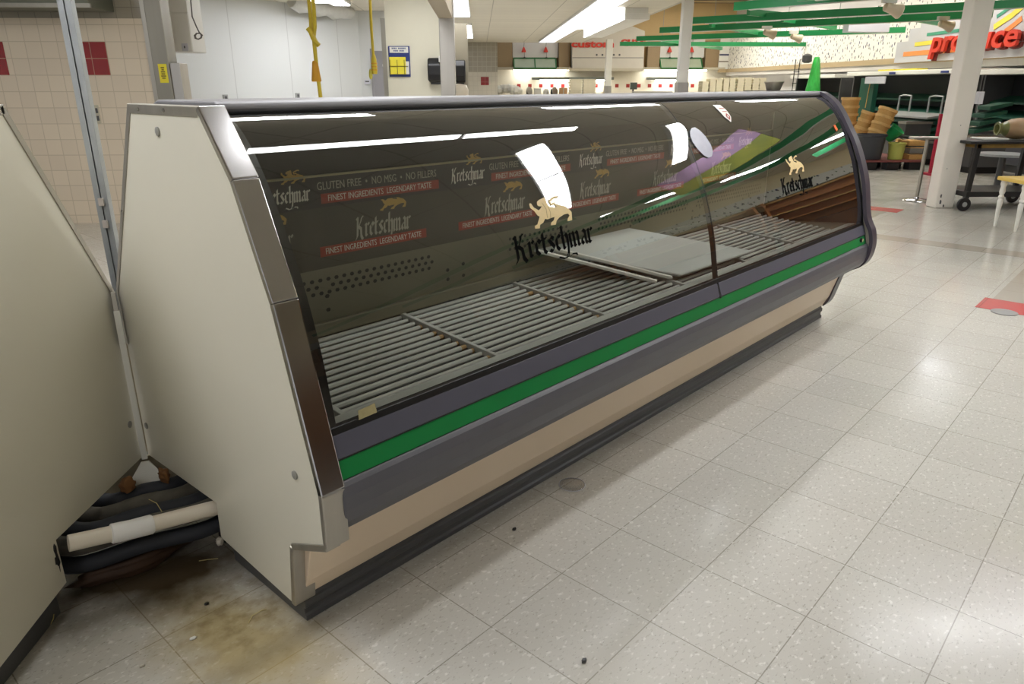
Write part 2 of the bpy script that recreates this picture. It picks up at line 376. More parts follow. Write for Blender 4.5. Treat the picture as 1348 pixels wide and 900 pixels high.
# door
b0, z1 = bz(490, 67, aD); b1 = bz(520, 67, aD)[0]
d = struct(MB().abox(aD-.03, aD, b0, b1+.3, .0, z1).build('door_1', M_greyd))
MB().abox(aD-.045, aD, b0-.04, b0, .0, z1+.04).build('door_frame', M_greyd, d)
bk, zk = bz(505, 86, aD-.04); MB().abox(aD-.05, aD-.03, bk-.02, bk+.02, zk-.02, zk+.02).build('door_plate', M_white, d)
b0, z1 = bz(480, 105, aD-.02); b1, z0 = bz(488, 111, aD-.02)
t = thing('control_switch', 'small grey control box on the wall left of the grey door', 'thermostat', AB(aD-.03, b0, z0))
MB().abox(aD-.07, aD-.001, b0, b1, z0, z1).build('housing', M_frost, t, bevel=.01); MB().abox(aD-.074, aD-.07, b0+.02, b1-.02, (z0+z1)/2, z1-.02).build('display', M_kick, t)
# outlets on white back wall
def wallpt(x, y):
    r = ray(x, y); n = V((-dW.y, dW.x, 0)); tt = (Pc-CAM).dot(n)/r.dot(n); return CAM+r*tt, n
def wbox(x, y, w, h, dep, name, m, parent=None):
    p, n = wallpt(x, y)
    if n.dot(p-C0) < 0: n = -n
    return MB().obox(p-n*dep/2, dW*w/2, n*dep/2, V((0, 0, h/2))).build(name, m, parent, bevel=.003)
for (x, y, lb) in ((296.5, 130, 'grey outlet on the white wall nearest the steel post'), (391.5, 127.5, 'pale grey outlet on the white wall beside the knotted yellow cord')):
    p, n = wallpt(x, y); t = thing('power_outlet', lb, 'outlet', p)
    wbox(x, y, .09, .13, .02, 'cover_plate', mat('grey_plate', (150, 150, 146), .5), t)
    for k in (-1, 1):
        p2, n2 = wallpt(x, y+k*1.8); n2 = n2 if n2.dot(p2-C0) > 0 else -n2
        MB().obox(p2-n2*.022, dW*.02, n2*.003, V((0, 0, .02))).build('socket', M_kick, t)
# plastic wrapped duct along the wall top
pts = []
for x, y, q in ((368, 1, .16), (380, 6, .2), (395, 8, .15), (402, 12, .19), (415, 13, .14), (424, 15, .2), (436, 15, .17), (447, 19, .12)):
    p, n = wallpt(x, y); n = n if n.dot(p-C0) > 0 else -n
    pts.append((p-n*.3, q))
t = thing('wrapped_duct', 'duct loosely wrapped in cloudy plastic along the white wall top', 'duct', pts[0][0])
MB().tube([p for p, q in pts], [q*.8 for p, q in pts], 9).build('wrapping', mat('cloudy_plastic', (196, 194, 186), .35, var=.14, scale=9, bump=.8), t, smooth=True)
for k in (1, 4): MB().tube([pts[k][0], pts[k][0]+V((0, 0, .5))], .012, 6).build('hanger_strap', M_galv, t)
# white cabinet hung right of the post
aW = AT+.75
b0, zb = bz(219, 68, aW); b1 = bz(254.5, 68, aW)[0]
t = thing('cabinet_unit', 'white boxed wall unit with small switch hung right of steel post', 'cabinet', AB(aW, (b0+b1)/2, zb))
MB().abox(aW, aW+.4, b0, b1, zb, ZC-.002).build('housing', M_white, t, bevel=.008)
zq = bz(235, 16, aW)[1]
MB().abox(aW-.01, aW, b0, b1, zq, ZC-.01).build('upper_cover', M_white, t, bevel=.004)
MB().abox(aW-.008, aW, b0+(b1-b0)*.42, b1-.005, zb+.01, zq-.012).build('side_door', M_white, t, bevel=.004)
q0, qz1 = bz(239, 57, aW-.01); q1, qz0 = bz(248.5, 67, aW-.01)
s = MB().abox(aW-.02, aW-.005, q0, q1, qz0, qz1).build('switch_plate', M_frost, t, bevel=.003)
MB().abox(aW-.03, aW-.02, (q0+q1)/2-.006, (q0+q1)/2+.006, (qz0+qz1)/2-.012, (qz0+qz1)/2+.012).build('switch_lever', M_kick, s)
q0, qz1 = bz(219, 64.5, aW-.01); q1, qz0 = bz(229, 68, aW-.01)
MB().abox(aW-.006, aW+.002, q0, q1, qz0, qz1).build('red_label', M_red, t)
# coiled grey cord
ac = aW-.035
path = [at(x, y, a=ac) for x, y in ((250.5, -30), (251, 0), (253, 22), (259, 36), (263, 44))]
cb, cz = bz(261, 47.5, ac)
for k in range(26): path.append(AB(ac-.01*math.sin(k*.9), cb+.045*math.cos(k*.9)*(1-.012*k), cz+.03*math.sin(k*.9+.3)))
tag(MB().tube(path, .007, 6).build('coiled_cord', mat('grey_cord', (110, 106, 100), .6), smooth=True), 'grey cord hanging beside the white wall unit, coiled at its end', 'cord')
# yellow hanging cords
ay = 8.0
t = thing('yellow_drop_cord', 'knotted yellow drop cord with plug hanging behind the display case', 'cord', at(420, 130, a=ay))
def pa(L, a): return [at(x, y, a=a) for x, y in L]
MB().tube(pa([(405, -14), (407, 5), (409, 25), (409.5, 38), (412, 47), (416, 55)], ay), .019, 8).build('cord', M_yel, t, smooth=True)
MB().tube(pa([(411, -14), (413, 10), (414.5, 35), (413, 50), (415, 70), (417, 90), (420, 112), (423.5, 140), (425, 190)], ay-.03), .02, 8).build('cord', M_yel, t, smooth=True)
MB().tube(pa([(405, 37), (409, 42), (412, 50), (417, 57), (420, 60), (416, 56), (412, 48)], ay-.06), .024, 8).build('knot', M_yel, t, smooth=True)
p0 = at(414.5, 80, a=ay-.03); p1 = at(413, 104.5, a=ay-.03)
MB().lathe([(.022, 0), (.03, -.02), (.05, -.19), (.046, -.2)], p0+V((0, 0, 0)), 12).build('plug_body', mat('orange_yellow_plug', (206, 150, 28), .5), t, smooth=True)
t = thing('yellow_drop_cord', 'straight yellow drop cord hanging in front of the grey door', 'cord', at(492, 100, a=ay+1))
MB().tube(pa([(486.5, -14), (487.5, 10), (489, 40), (491.5, 75)], ay+1), .016, 8).build('cord', M_yel, t, smooth=True)
p0 = at(492, 78, a=ay+1); MB().lathe([(.018, .05), (.03, 0), (.034, -.12), (.03, -.16)], p0, 12).build('plug_body', M_yel, t, smooth=True)
for k in range(3): MB().lathe([(.037, -.04-.035*k), (.037, -.05-.035*k)], p0, 12).build('grip_ring', mat('orange_yellow_plug', (206, 150, 28), .5), t)
p0 = at(488, 98, a=ay+1); MB().lathe([(.008, .06), (.02, .03), (.022, -.02), (.012, -.05)], p0, 10).build('cord_clip', mat('yellow_green_plastic', (206, 196, 80), .5), t, smooth=True)
# --- cream partition with sign holder and dispensers
aP = 11.0
b0 = bz(510, 90, aP)[0]; b1 = bz(582, 90, aP)[0]
struct(MB().abox(aP, aP+.12, b0, b1, 0, ZC).build('wall_partition', mat('cream_partition', (222, 217, 196), .5, var=.03)))
struct(MB().abox(aP-.02, aP+.13, b0-.06, b0, 0, bz(508, 24, aP)[1]).build('trim_11', M_steeld))
def rect(x0, y0, x1, y1, a):
    bA, zA = bz((x0+x1)/2, y0, a); bB, zB = bz((x0+x1)/2, y1, a); u = (bz(x1, (y0+y1)/2, a)[0]-bz(x0, (y0+y1)/2, a)[0])/2; bc = bz((x0+x1)/2, (y0+y1)/2, a)[0]
    return bc-u, bc+u, zB, zA
B0, B1, Z0, Z1 = rect(512, 60.5, 540, 101, aP)
t = thing('sheet_holder', 'navy blue wall holder full of yellow sheets on cream partition', 'sign', AB(aP, B0, Z0))
MB().abox(aP-.02, aP, B0, B1, Z0, Z1).build('backboard', M_blue, t, bevel=.006)
hh = Z1-Z0
MB().abox(aP-.024, aP-.019, B0+.02, B1-.02, Z0+hh*.78, Z0+hh*.97).build('header_card', M_wht, t)
# header lettering is too small to read in the photograph: two rows of short dark-blue strokes
hl = MB()
for r_ in range(2):
    w0 = (B1-B0)*(.66 if r_ == 0 else .5); n_ = 11 if r_ == 0 else 9
    for k in range(n_):
        if k in (4,): continue
        q = (B0+B1)/2-w0/2+w0*k/n_; zl = Z0+hh*(.90 if r_ == 0 else .82)
        hl.abox(aP-.0265, aP-.0235, q, q+w0/n_*.7, zl, zl+hh*.045)
hl.build('header_lettering', M_blue, t)
MB().abox(aP-.05, aP-.021, B0+.01, B1-.06, Z0+hh*.08, Z0+hh*.64).build('yellow_sheets', M_yels, t, bevel=.004)
MB().abox(aP-.045, aP-.021, B1-.06, B1-.015, Z0+hh*.08, Z0+hh*.5).build('white_sheets', M_wht, t)
wr = MB()
for k in range(3):
    bq = B0+.02+(B1-B0-.1)*k/2; wr.abox(aP-.058, aP-.05, bq-.004, bq+.004, Z0+hh*.06, Z0+hh*.55)
wr.abox(aP-.058, aP-.05, B0+.01, B1-.03, Z0+hh*.33, Z0+hh*.35); wr.build('wire_rack', mat('olive_wire', (120, 112, 40), .4, .5), t)
def dispenser(x0, y0, x1, y1, a, label):
    B0, B1, Z0, Z1 = rect(x0, y0, x1, y1, a); h = Z1-Z0
    t = thing('towel_dispenser', label, 'dispenser', AB(a, (B0+B1)/2, Z0))
    mb = MB(); prof = [(0, 0), (-.17, .05*h), (-.2, .3*h), (-.2, .7*h), (-.13, .97*h), (0, h)]
    mb.prism(prof, lambda p: AB(a+p[0], B0, Z0+p[1]), lambda p: AB(a+p[0], B1, Z0+p[1])).build('cover', M_dark, t, bevel=.02, seg=3)
    MB().abox(a-.02, a, B0+.03, B1-.03, Z0-.03, Z0-.002).build('mount_plate', M_kick, t)
    return t, B0, B1, Z0, Z1
t, B0, B1, Z0, Z1 = dispenser(564, 76, 583, 108, aP-.003, 'black towel dispenser on cream partition left of steel column')
MB().abox(aP-.215, aP-.195, B0+.16, B0+.24, Z0+.26, Z0+.34).build('white_knob', M_white, t, bevel=.008)
MB().abox(aP-.212, aP-.195, B0+.19, B0+.215, Z0+.12, Z0+.26).build('key_tag', M_white, t)
# steel frame: column, header beam running to the viewer, second dispenser behind
aS = 9.6
B0, B1, Z0, Z1 = rect(579, 24, 599, 130, aS)
t = thing('steel_column', 'stainless steel column and header framing the opening left of troffers', 'column', AB(aS, B0, 0))
MB().abox(aS, aS+.16, B0, B1, 0, ZC-.001).build('column_cover', M_steel, t, bevel=.008)
zhd = bz(586, 24, aS)[1]
MB().abox(6.2, aS-.001, B0-.0, B1-.02, zhd, ZC-.001).build('header_cover', mat('beige_header', (190, 176, 152), .5, var=.05), t)
aS2 = 12.5
B0, B1, Z0, Z1 = rect(600, 30, 616, 130, aS2)
struct(MB().abox(aS2, aS2+.1, B0-.3, B1, 0, bz(608, 62, aS2)[1]+.35).build('wall_sink', M_bgrey))
t, q0, q1, Z0, Z1 = dispenser(597, 79, 613, 109, aS2-.003, 'black towel dispenser right of the steel column, over white sink')
B0, B1, Z0, Z1 = rect(598, 109, 611, 150, aS2)
t = thing('hand_sink', 'white hand sink fixture below dispenser right of steel column', 'sink', AB(aS2, B0, Z0))
bc_ = (B0+B1)/2
MB().lathe([(.02, 0), (.11, .03), (.15, .3), (.16, .42), (.13, .5), (.02, .52)], AB(aS2-.17, bc_, Z0-.05), 16).build('bowl', M_pvc, t, smooth=True)
MB().lathe([(.09, 0), (.07, .1), (.06, Z0-.06)], AB(aS2-.17, bc_, 0), 14).build('pedestal', M_pvc, t, smooth=True)
MB().tube([AB(aS2-.12, bc_+.1, Z0), AB(aS2-.12, bc_+.12, Z0+.3), AB(aS2-.2, bc_+.08, Z0+.36)], .018, 8).build('faucet', M_alu, t, smooth=True)
# far grey-tiled partition
aG = 25.9
B0, B1, Z0, Z1 = rect(612, 60, 655, 130, aG)
mg, *_ = tilemat('far_grey_tile', (160, 152, 134), (154, 146, 128), (176, 168, 148), .1524, EB, V((0, 0, 1)), -20, -20, .008, .3)
mc, *_ = tilemat('far_cream_tile', (206, 198, 180), (202, 194, 176), (190, 182, 164), .1524, EB, V((0, 0, 1)), -20, -20, .006, .3)
zmid = bz(634, 95, aG)[1]
struct(MB().abox(aG, aG+.1, B0-1.5, B1, zmid, ZC).build('wall_far_upper', mg)); struct(MB().abox(aG, aG+.1, B0-1.5, B1, 0, zmid).build('wall_far', mc))
B0, B1, Z0, Z1 = rect(633, 101, 643.5, 112, aG)
tag(MB().abox(aG-.006, aG+.0005, B0, B1, Z0, Z1).build('red_tile_square', m_rt), 'square of four red tiles on the far tiled partition right of steel column', 'wall tile')

# ================================================================== THE DISPLAY CASE
XL = 3.64; XJ = 1.885
GP = [(.182, 1.309), (.155, 1.297), (.12, 1.275), (.07, 1.225), (.02, 1.15), (-.03, 1.06), (-.075, .96), (-.112, .85), (-.135, .76), (-.152, .67), (-.165, .60)]
def cr(P, n):
    out = []
    for k in range(n+1):
        u = k/n*(len(P)-1); i = min(int(u), len(P)-2); f = u-i
        p = [V((*P[max(0, min(len(P)-1, i+j))], 0)) for j in (-1, 0, 1, 2)]
        q = .5*((2*p[1])+(p[2]-p[0])*f+(2*p[0]-5*p[1]+4*p[2]-p[3])*f*f+(3*p[1]-3*p[2]+p[3]-p[0])*f**3)
        out.append((q.x, q.y))
    return out
GS = cr(GP, 72)
GL = [0]
for i in range(1, len(GS)): GL.append(GL[-1]+math.dist(GS[i], GS[i-1]))
S0 = [None]
def gpt(x, s, off=.0): return gpr(x, s+SOFF, off)
def gpr(x, s, off=.0):      # a point on the curved glass: x along the case, s down the curve
    s = max(0, min(GL[-1], s)); i = 0
    while i < len(GL)-2 and GL[i+1] < s: i += 1
    f = (s-GL[i])/(GL[i+1]-GL[i]); y = GS[i][0]+(GS[i+1][0]-GS[i][0])*f; z = GS[i][1]+(GS[i+1][1]-GS[i][1])*f
    dy = GS[i+1][0]-GS[i][0]; dz = GS[i+1][1]-GS[i][1]; l = math.hypot(dy, dz); ny, nz = dz/l, -dy/l
    return V((x, y+ny*off, z+nz*off))
SOFF = GL[-1]-.797   # decals are measured with the lower edge of the glass at .797
def gsheet(x0, x1, s0, s1, off=0, nx=1, ns=40):
    mb = MB(); vs = [gpr(x0+(x1-x0)*i/nx, s0+(s1-s0)*j/ns, off) for j in range(ns+1) for i in range(nx+1)]
    return mb.add(vs, [(j*(nx+1)+i, j*(nx+1)+i+1, (j+1)*(nx+1)+i+1, (j+1)*(nx+1)+i) for j in range(ns) for i in range(nx)])
def gpoly(pts, off, step=.01):   # polygon in (x,s) cut into a fine grid-free fan by bmesh, laid on the glass
    bm = bmesh.new(); f = bm.faces.new([bm.verts.new((p[0], p[1], 0)) for p in pts]); f.normal_update(); bmesh.ops.triangulate(bm, faces=[f])
    s0 = min(p[1] for p in pts); s1 = max(p[1] for p in pts); s = s0+step
    while s < s1:
        bmesh.ops.bisect_plane(bm, geom=bm.verts[:]+bm.edges[:]+bm.faces[:], plane_co=(0, s, 0), plane_no=(0, 1, 0)); s += step
    bm.verts.ensure_lookup_table(); bm.verts.index_update()
    mb = MB(); mb.v = [gpt(v.co.x, v.co.y, off) for v in bm.verts]; mb.f = [[v.index for v in f.verts] for f in bm.faces]; bm.free(); return mb

# black-letter word built from broad-nib pen strokes; unit x-height, returns quads in (u, v)
def blackletter(slant=.0):
    G = {
     'K': (.95, [[(-.22, 1.32), (0, 1.5), (.06, 1.38)], [(.1, 1.5), (.08, .05), (-.1, -.22)], [(.16, .72), (.42, 1.15), (.55, 1.55), (.66, 1.5)], [(.16, .85), (.46, .62), (.5, .05), (.68, -.25)]]),
     'r': (.5, [[(-.06, .9), (.08, .95), (.08, .08), (.2, 0)], [(.1, .78), (.3, 1.0), (.4, .86)]]),
     'e': (.56, [[(.3, 1.0), (.08, .78), (.08, .2), (.26, 0), (.44, .16)], [(.26, 1.0), (.42, .78), (.12, .46)]]),
     't': (.5, [[(.1, 1.36), (.1, .16), (.26, 0), (.4, .12)], [(-.06, .95), (.36, .97)]]),
     's': (.55, [[(.42, .86), (.24, 1.0), (.06, .8), (.4, .28), (.22, 0), (.02, .14)]]),
     'c': (.52, [[(.42, .86), (.26, 1.0), (.08, .78), (.08, .2), (.26, 0), (.42, .14)]]),
     'h': (.62, [[(.0, 1.5), (.1, 1.56), (.1, .06), (.2, 0)], [(.12, .76), (.34, 1.0), (.46, .8), (.46, .1), (.4, -.3), (.22, -.55)]]),
     'm': (.98, [[(-.02, .9), (.08, .95), (.08, .06), (.18, 0)], [(.1, .78), (.3, 1.0), (.4, .84), (.4, .06), (.5, 0)], [(.42, .78), (.62, 1.0), (.74, .84), (.74, .06), (.86, 0)]]),
     'a': (.64, [[(.08, .84), (.26, 1.0), (.42, .84), (.42, .14), (.56, 0)], [(.42, .56), (.12, .46), (.06, .2), (.2, 0), (.42, .18)]]),
    }
    Q = []; x = 0; nib = (.10, .085)
    for ch in 'Kretschmar':
        w, st = G[ch]
        for path in st:
            for p, q in zip(path, path[1:]):
                Q.append([(x+p[0]-nib[0], p[1]-nib[1]), (x+q[0]-nib[0], q[1]-nib[1]), (x+q[0]+nib[0], q[1]+nib[1]), (x+p[0]+nib[0], p[1]+nib[1])])
        x += w
    cx = x*.62   # swash under the word
    for path in ([(cx-.9, -.62), (cx-.75, -.5), (cx-.35, -.66), (cx, -.6)], [(cx, -.6), (cx+.1, -.4), (cx+.12, -.15)], [(cx+.05, -.7), (cx+.35, -.48), (cx+.7, -.52), (cx+.75, -.66)]):
        for p, q in zip(path, path[1:]):
            Q.append([(p[0]-.05, p[1]-.05), (q[0]-.05, q[1]-.05), (q[0]+.05, q[1]+.05), (p[0]+.05, p[1]+.05)])
    return [[(u+v*slant, v) for u, v in q] for q in Q], x
LION = [(0.848, 0.346), (0.856, 0.346), (0.862, 0.359), (0.88, 0.371), (0.888, 0.368), (0.899, 0.361), (0.886, 0.359), (0.881, 0.354), (0.885, 0.344), (0.899, 0.339), (0.911, 0.337), (0.923, 0.334), (0.926, 0.341), (0.929, 0.356), (0.934, 0.366), (0.959, 0.371), (0.98, 0.366), (1.008, 0.373), (1.023, 0.386), (1.03, 0.395), (1.022, 0.421), (0.999, 0.421), (1.003, 0.413), (1.015, 0.405), (1.011, 0.398), (0.991, 0.398), (0.963, 0.405), (0.947, 0.413), (0.939, 0.424), (0.915, 0.423), (0.92, 0.415), (0.934, 0.410), (0.943, 0.400), (0.925, 0.401), (0.908, 0.403), (0.897, 0.400), (0.885, 0.410), (0.867, 0.415), (0.862, 0.425), (0.841, 0.423), (0.843, 0.415), (0.856, 0.412), (0.867, 0.400), (0.876, 0.390), (0.868, 0.386), (0.860, 0.371), (0.846, 0.359)]
TAIL = [(0.98, 0.368), (0.966, 0.365), (0.96, 0.358), (0.944, 0.360), (0.941, 0.350), (0.956, 0.344), (0.972, 0.339), (0.984, 0.341)]
def ribbon(P, w):
    out = []
    for p, q in zip(P, P[1:]):
        d = V((q[0]-p[0], q[1]-p[1])); n = V((-d.y, d.x)).normalized()*w; e = d.normalized()*w*.5
        out.append([(p[0]-n.x-e.x, p[1]-n.y-e.y), (q[0]-n.x+e.x, q[1]-n.y+e.y), (q[0]+n.x+e.x, q[1]+n.y+e.y), (p[0]+n.x-e.x, p[1]+n.y-e.y)])
    return out

case = thing('display_case', 'long curved-glass deli display case with green stripe and grey bumper on the tiled floor', 'display case', (1.8, .3, 0))
# toe kick with ribs
MB().px([(.0, .0), (.0, .016), (.007, .02), (.007, .038), (.0, .042), (.0, .062), (.007, .066), (.007, .082), (.012, .086), (.4, .086), (.4, 0)], 0, 3.677).build('toe_kick', M_kick, case, bevel=.002)
MB().px([(-.082, .303), (-.04, .155), (-.008, .090), (.012, .088), (.012, .30)], -.008, 3.68).build('lower_front_panel', M_beige, case, bevel=.003)
MB().px([(-.187, .501), (-.1985, .5005), (-.208, .49), (-.214, .465), (-.214, .43), (-.206, .395), (-.185, .363), (-.13, .336), (-.083, .304), (-.083, .50)], .012, 3.665).build('bumper_panel', M_bump, case, bevel=.006, seg=3)
MB().px([(-.1835, .5465), (-.1975, .5035), (-.185, .5035), (-.172, .5465)], .012, 3.645).build('green_stripe', M_green, case)
MB().px([(-.160, .560), (-.1835, .553), (-.1825, .547), (-.1955, .5005), (-.16, .50)], .012, 3.66).build('stripe_recess', M_black, case)
for k, (x0, x1) in enumerate(((.012, XJ-.006), (XJ+.006, 3.655))):
    MB().px([(-.158, .606), (-.167, .605), (-.186, .553), (-.18, .549), (-.15, .565)], x0, x1).build('sill_rail', M_rail, case, bevel=.002)
MB().px([(-.150, .625), (-.1635, .622), (-.167, .6055), (-.15, .60)], .012, 3.65).build('sill_gasket', M_black, case)
MB().px([(-.1640, .600), (-.1665, .600), (-.1885, .546), (-.186, .545)], XJ-.005, XJ+.005).build('sill_joint', M_black, case)
lk = MB().lathe([(.012, -.004), (.012, .006), (.009, .008)], (3.565, -.193, .532), 14, Matrix.Rotation(math.radians(90), 3, 'X')).build('lock', M_dark, case)
MB().box(3.561, 3.569, -.203, -.2, .526, .538).build('lock_keyhole', M_goldl, lk)
# curved glass
SB = GL[-1]-.012
for k, (x0, x1) in enumerate(((.018, XJ-.003), (XJ+.003, XL))):
    g = gsheet(x0, x1, .012, SB, 0, 6, 60).build('curved_glass', M_glass, case, smooth='all')
    gsheet(x0, x0+(.028 if k == 0 else .014), .012, SB, -.004).build('edge_border', M_black, g, smooth='all')
    gsheet(x1-(.016 if k == 0 else .018), x1, .012, SB, -.004).build('edge_border', M_black, g, smooth='all')
    gsheet(x0, x1, .0, .007, .0015, 1, 6).build('hinge_gasket', M_black, g, smooth='all')
    if k == 0:
        Q, W = blackletter(.06); mb = MB()
        for q in Q: mb.add([gpt(.735+u/W*.375, .502-v*.045, .0015) for u, v in q], [(0, 1, 2, 3)])
        o = mb.build('lettering_decal', M_ink, g); o['label'] = 'black blackletter word on the glass'
        gpoly(LION, .002).build('lion_decal', M_goldl, g)
        mb = MB()
        for q in ribbon(TAIL, .0035): mb.add([gpt(u, v, .002) for u, v in q], [(0, 1, 2, 3)])
        mb.build('lion_tail_decal', M_goldl, g)
        mb = MB()       # dark seams that part the lion's limbs and mane
        for P in ([(.905, .352), (.914, .372), (.908, .398)], [(.926, .366), (.929, .384), (.922, .402)]):
            for q in ribbon(P, .0008): mb.add([gpt(u, v, .003) for u, v in q], [(0, 1, 2, 3)])
        mb.build('lion_seam_decal', mat('dark_gold_line', (132, 100, 52), .5), g)
    else:
        Q, W = blackletter(.06); mb = MB()
        for q in Q: mb.add([gpt(2.60+u/W*.375, .502-v*.045, .0015) for u, v in q], [(0, 1, 2, 3)])
        mb.build('lettering_decal', M_ink, g)
        gpoly([(u+1.865, v) for u, v in LION], .002).build('lion_decal', M_goldl, g)
        mb = MB()
        for q in ribbon([(u+1.865, v) for u, v in TAIL], .0035): mb.add([gpt(u, v, .002) for u, v in q], [(0, 1, 2, 3)])
        mb.build('lion_tail_decal', M_goldl, g)
# dark seam bar behind the joint
gsheet(XJ-.020, XJ+.020, .0, SB, -.008).build('joint_bar', M_black, case, smooth='all')
# stickers on the glass
OV = [(1.932, .166), (1.955, .152), (1.985, .150), (2.012, .166), (2.036, .195), (2.050, .232), (2.043, .264), (2.02, .283), (1.988, .286), (1.958, .272), (1.932, .246), (1.915, .212), (1.918, .186)]
tag(gpoly(OV, .004).build('oval_sticker', mat('silver_white_plastic', (158, 158, 168), .25, var=.12, scale=30), solid=.002), 'large silvery oval sticker on the curved glass beside the centre joint', 'sticker')
PE = [(2.268, .037), (2.336, .039), (2.350, .077), (2.345, .112), (2.318, .138), (2.285, .109)]
st = gpoly(PE, .003).build('warning_sticker', M_wht); tag(st, 'small white pointed sticker with red mark high on the far glass pane', 'sticker')
mb = MB()
for q in ribbon([(2.305, .108), (2.32, .095), (2.333, .108), (2.318, .124), (2.305, .108)], .0035): mb.add([gpt(u, v, .0045) for u, v in q], [(0, 1, 2, 3)])
for q in ribbon([(2.295, .062), (2.335, .064)], .002)+ribbon([(2.3, .08), (2.338, .082)], .002): mb.add([gpt(u, v, .0045) for u, v in q], [(0, 1, 2, 3)])
mb.build('red_mark', M_red, st)
tag(gpoly([(3.47, .204), (3.505, .202), (3.513, .232), (3.481, .242)], .003).build('orange_sticker', mat('orange_paper', (236, 108, 50), .5, var=.08)), 'small orange sticker at the far end of the curved glass', 'sticker')
tag(gpoly([(.106, .755), (.156, .752), (.158, .776), (.104, .778)], .003).build('masking_tape', mat('yellowed_tape', (168, 156, 112), .5, var=.2, scale=60)), 'yellowed tape scrap at the bottom left corner of the near glass', 'tape')
# canopy cap and back
MB().px([(.184, 1.308), (.178, 1.318), (.182, 1.329), (.194, 1.334), (.50, 1.334), (.53, 1.325), (.53, 1.30)], .024, 3.70).build('top_cap', M_capm, case, bevel=.004)
MB().px([(.180, 1.3075), (.19, 1.296), (.5, 1.296), (.53, 1.30), (.53, 1.3005)], .0, 3.68).build('cap_underside', M_black, case)
MB().px([(.53, 1.30), (.865, .772), (.865, .24), (.40, .24), (.40, .0), (.39, .0), (.39, .26), (.85, .26), (.85, .77), (.515, 1.297)], .16, 3.68).build('rear_panel', M_cream, case)
# interior
MB().px([(-.15, .60), (-.05, .545), (.46, .56), (.46, .50), (-.08, .47), (-.165, .545)], .0, 3.67).build('case_pan', M_int, case)
MB().px([(-.155, .612), (-.082, .606), (-.078, .570), (-.086, .57), (-.088, .598), (-.155, .602)], .015, 3.65).build('front_air_grille', mat('pale_grey_grille', (190, 192, 186), .4, var=.1), case)
MB().px([(.452, .655), (.452, .825), (.47, .825), (.47, .655)], .0, 3.67).build('rear_air_panel', M_intg, case)
hol = MB()
def holes(x0, x1, rows, z0, dz, dx, r=.0085):
    for j in range(rows):
        x = x0+(dx/2 if j % 2 else 0)
        while x < x1:
            c = V((x, .4508, z0-j*dz)); k = len(hol.v); hol.v += [c+V((math.cos(t*math.pi/3)*r, 0, math.sin(t*math.pi/3)*r*.8)) for t in range(6)]; hol.f.append([k+t for t in range(6)]); x += dx
holes(.24, .43, 3, .79, .021, .03); holes(.45, .90, 3, .79, .021, .03); holes(1.3, 1.68, 3, .79, .021, .03); holes(1.9, 2.7, 3, .79, .021, .03); holes(2.8, 3.6, 3, .79, .021, .03)
holes(.36, 3.6, 1, .725, .05, .6, .009); holes(.44, 3.6, 1, .735, .05, .6, .009); holes(.36, 3.6, 1, .69, .05, .6, .009); holes(.44, 3.6, 1, .69, .05, .6, .009)
hol.build('air_holes', M_black, case)
MB().px([(.452, .61), (.436, .612), (.436, .655), (.46, .655)], .0, 3.67).build('rear_ledge', M_intg, case, bevel=.004)
MB().px([(.47, .54), (.456, .54), (.456, .612), (.47, .612)], .0, 3.67).build('rear_riser', M_black, case)
ban = MB().px([(.4525, .825), (.4525, 1.018), (.462, 1.018), (.462, .825)], .0, 3.67).build('lower_banner', M_banl, case)
ban2 = MB().px([(.446, 1.016), (.446, 1.11), (.456, 1.11), (.456, 1.016)], .0, 3.67).build('upper_banner', M_ban, case)
MB().px([(.444, 1.108), (.444, 1.114), (.458, 1.114), (.458, 1.108)], .0, 3.67).build('banner_rail', mat('pale_rail', (170, 162, 128), .4, var=.05), case)
MB().px([(.40, 1.296), (.40, 1.30), (.475, 1.30), (.475, 1.11), (.458, 1.11), (.458, 1.2)], .0, 3.67).build('upper_back', M_int, case)
def logo(x, z, w, y, mtxt, parent, name='logo_print', lion=True):
    Q, W = blackletter(.1); k = w/W; mb = MB()
    for q in Q: mb.add([(x+u*k, y, z+v*k*1.15) for u, v in q], [(0, 1, 2, 3)])
    mb.build(name, mtxt, parent)
    if lion:
        s = w*.5/.19; x0 = x+w*.44
        bm = MB(); bm.add([(x0+(p[0]-.84)*s, y, z+k*1.95+(.43-p[1])*s) for p in LION], [list(range(len(LION)))])
        for q in ribbon(TAIL, .004): bm.add([(x0+(p[0]-.84)*s, y, z+k*1.95+(.43-p[1])*s) for p in q], [(0, 1, 2, 3)])
        bm.build('lion_print', M_gold, parent)
x = -.50
while x < 3.5:
    yb = .4452
    if x < 2.7: logo(x+.743, 1.043, .165, yb, M_wht, ban2)
    xt = x+.19
    if xt+.745 < 3.6 and xt > -.4:
        xt += .745-.0
        if xt+.48 < 3.64:
            text('GLUTEN FREE  •  NO MSG  •  NO FILLERS', .034, M_dim, 'slogan_print', ban2, (xt, yb, 1.069), (1, 0, 0), (0, 0, 1), .0003, .48)
            rb = MB().box(xt+.01, xt+.49, yb-.0004, yb+.0004, 1.027, 1.057).build('red_band', M_red, ban2)
            text('FINEST INGREDIENTS  LEGENDARY TASTE', .027, M_wht, 'slogan_print', rb, (xt+.035, yb-.001, 1.0335), (1, 0, 0), (0, 0, 1), .0003, .42)
    x += .745
x = -.152
while x < 3.3:
    yb = .4518
    logo(x+.13 if x > 0 else .115, .905, .225, yb, M_dim, ban)
    rb = MB().box(max(.02, x-.01), x+.425, yb-.0004, yb+.0004, .862, .894).build('red_band', M_red, ban)
    text('FINEST INGREDIENTS  LEGENDARY TASTE', .027, M_wht, 'slogan_print', rb, (max(.03, x+.01), yb-.001, .869), (1, 0, 0), (0, 0, 1), .0003, .39 if x > 0 else .2)
    x += .592
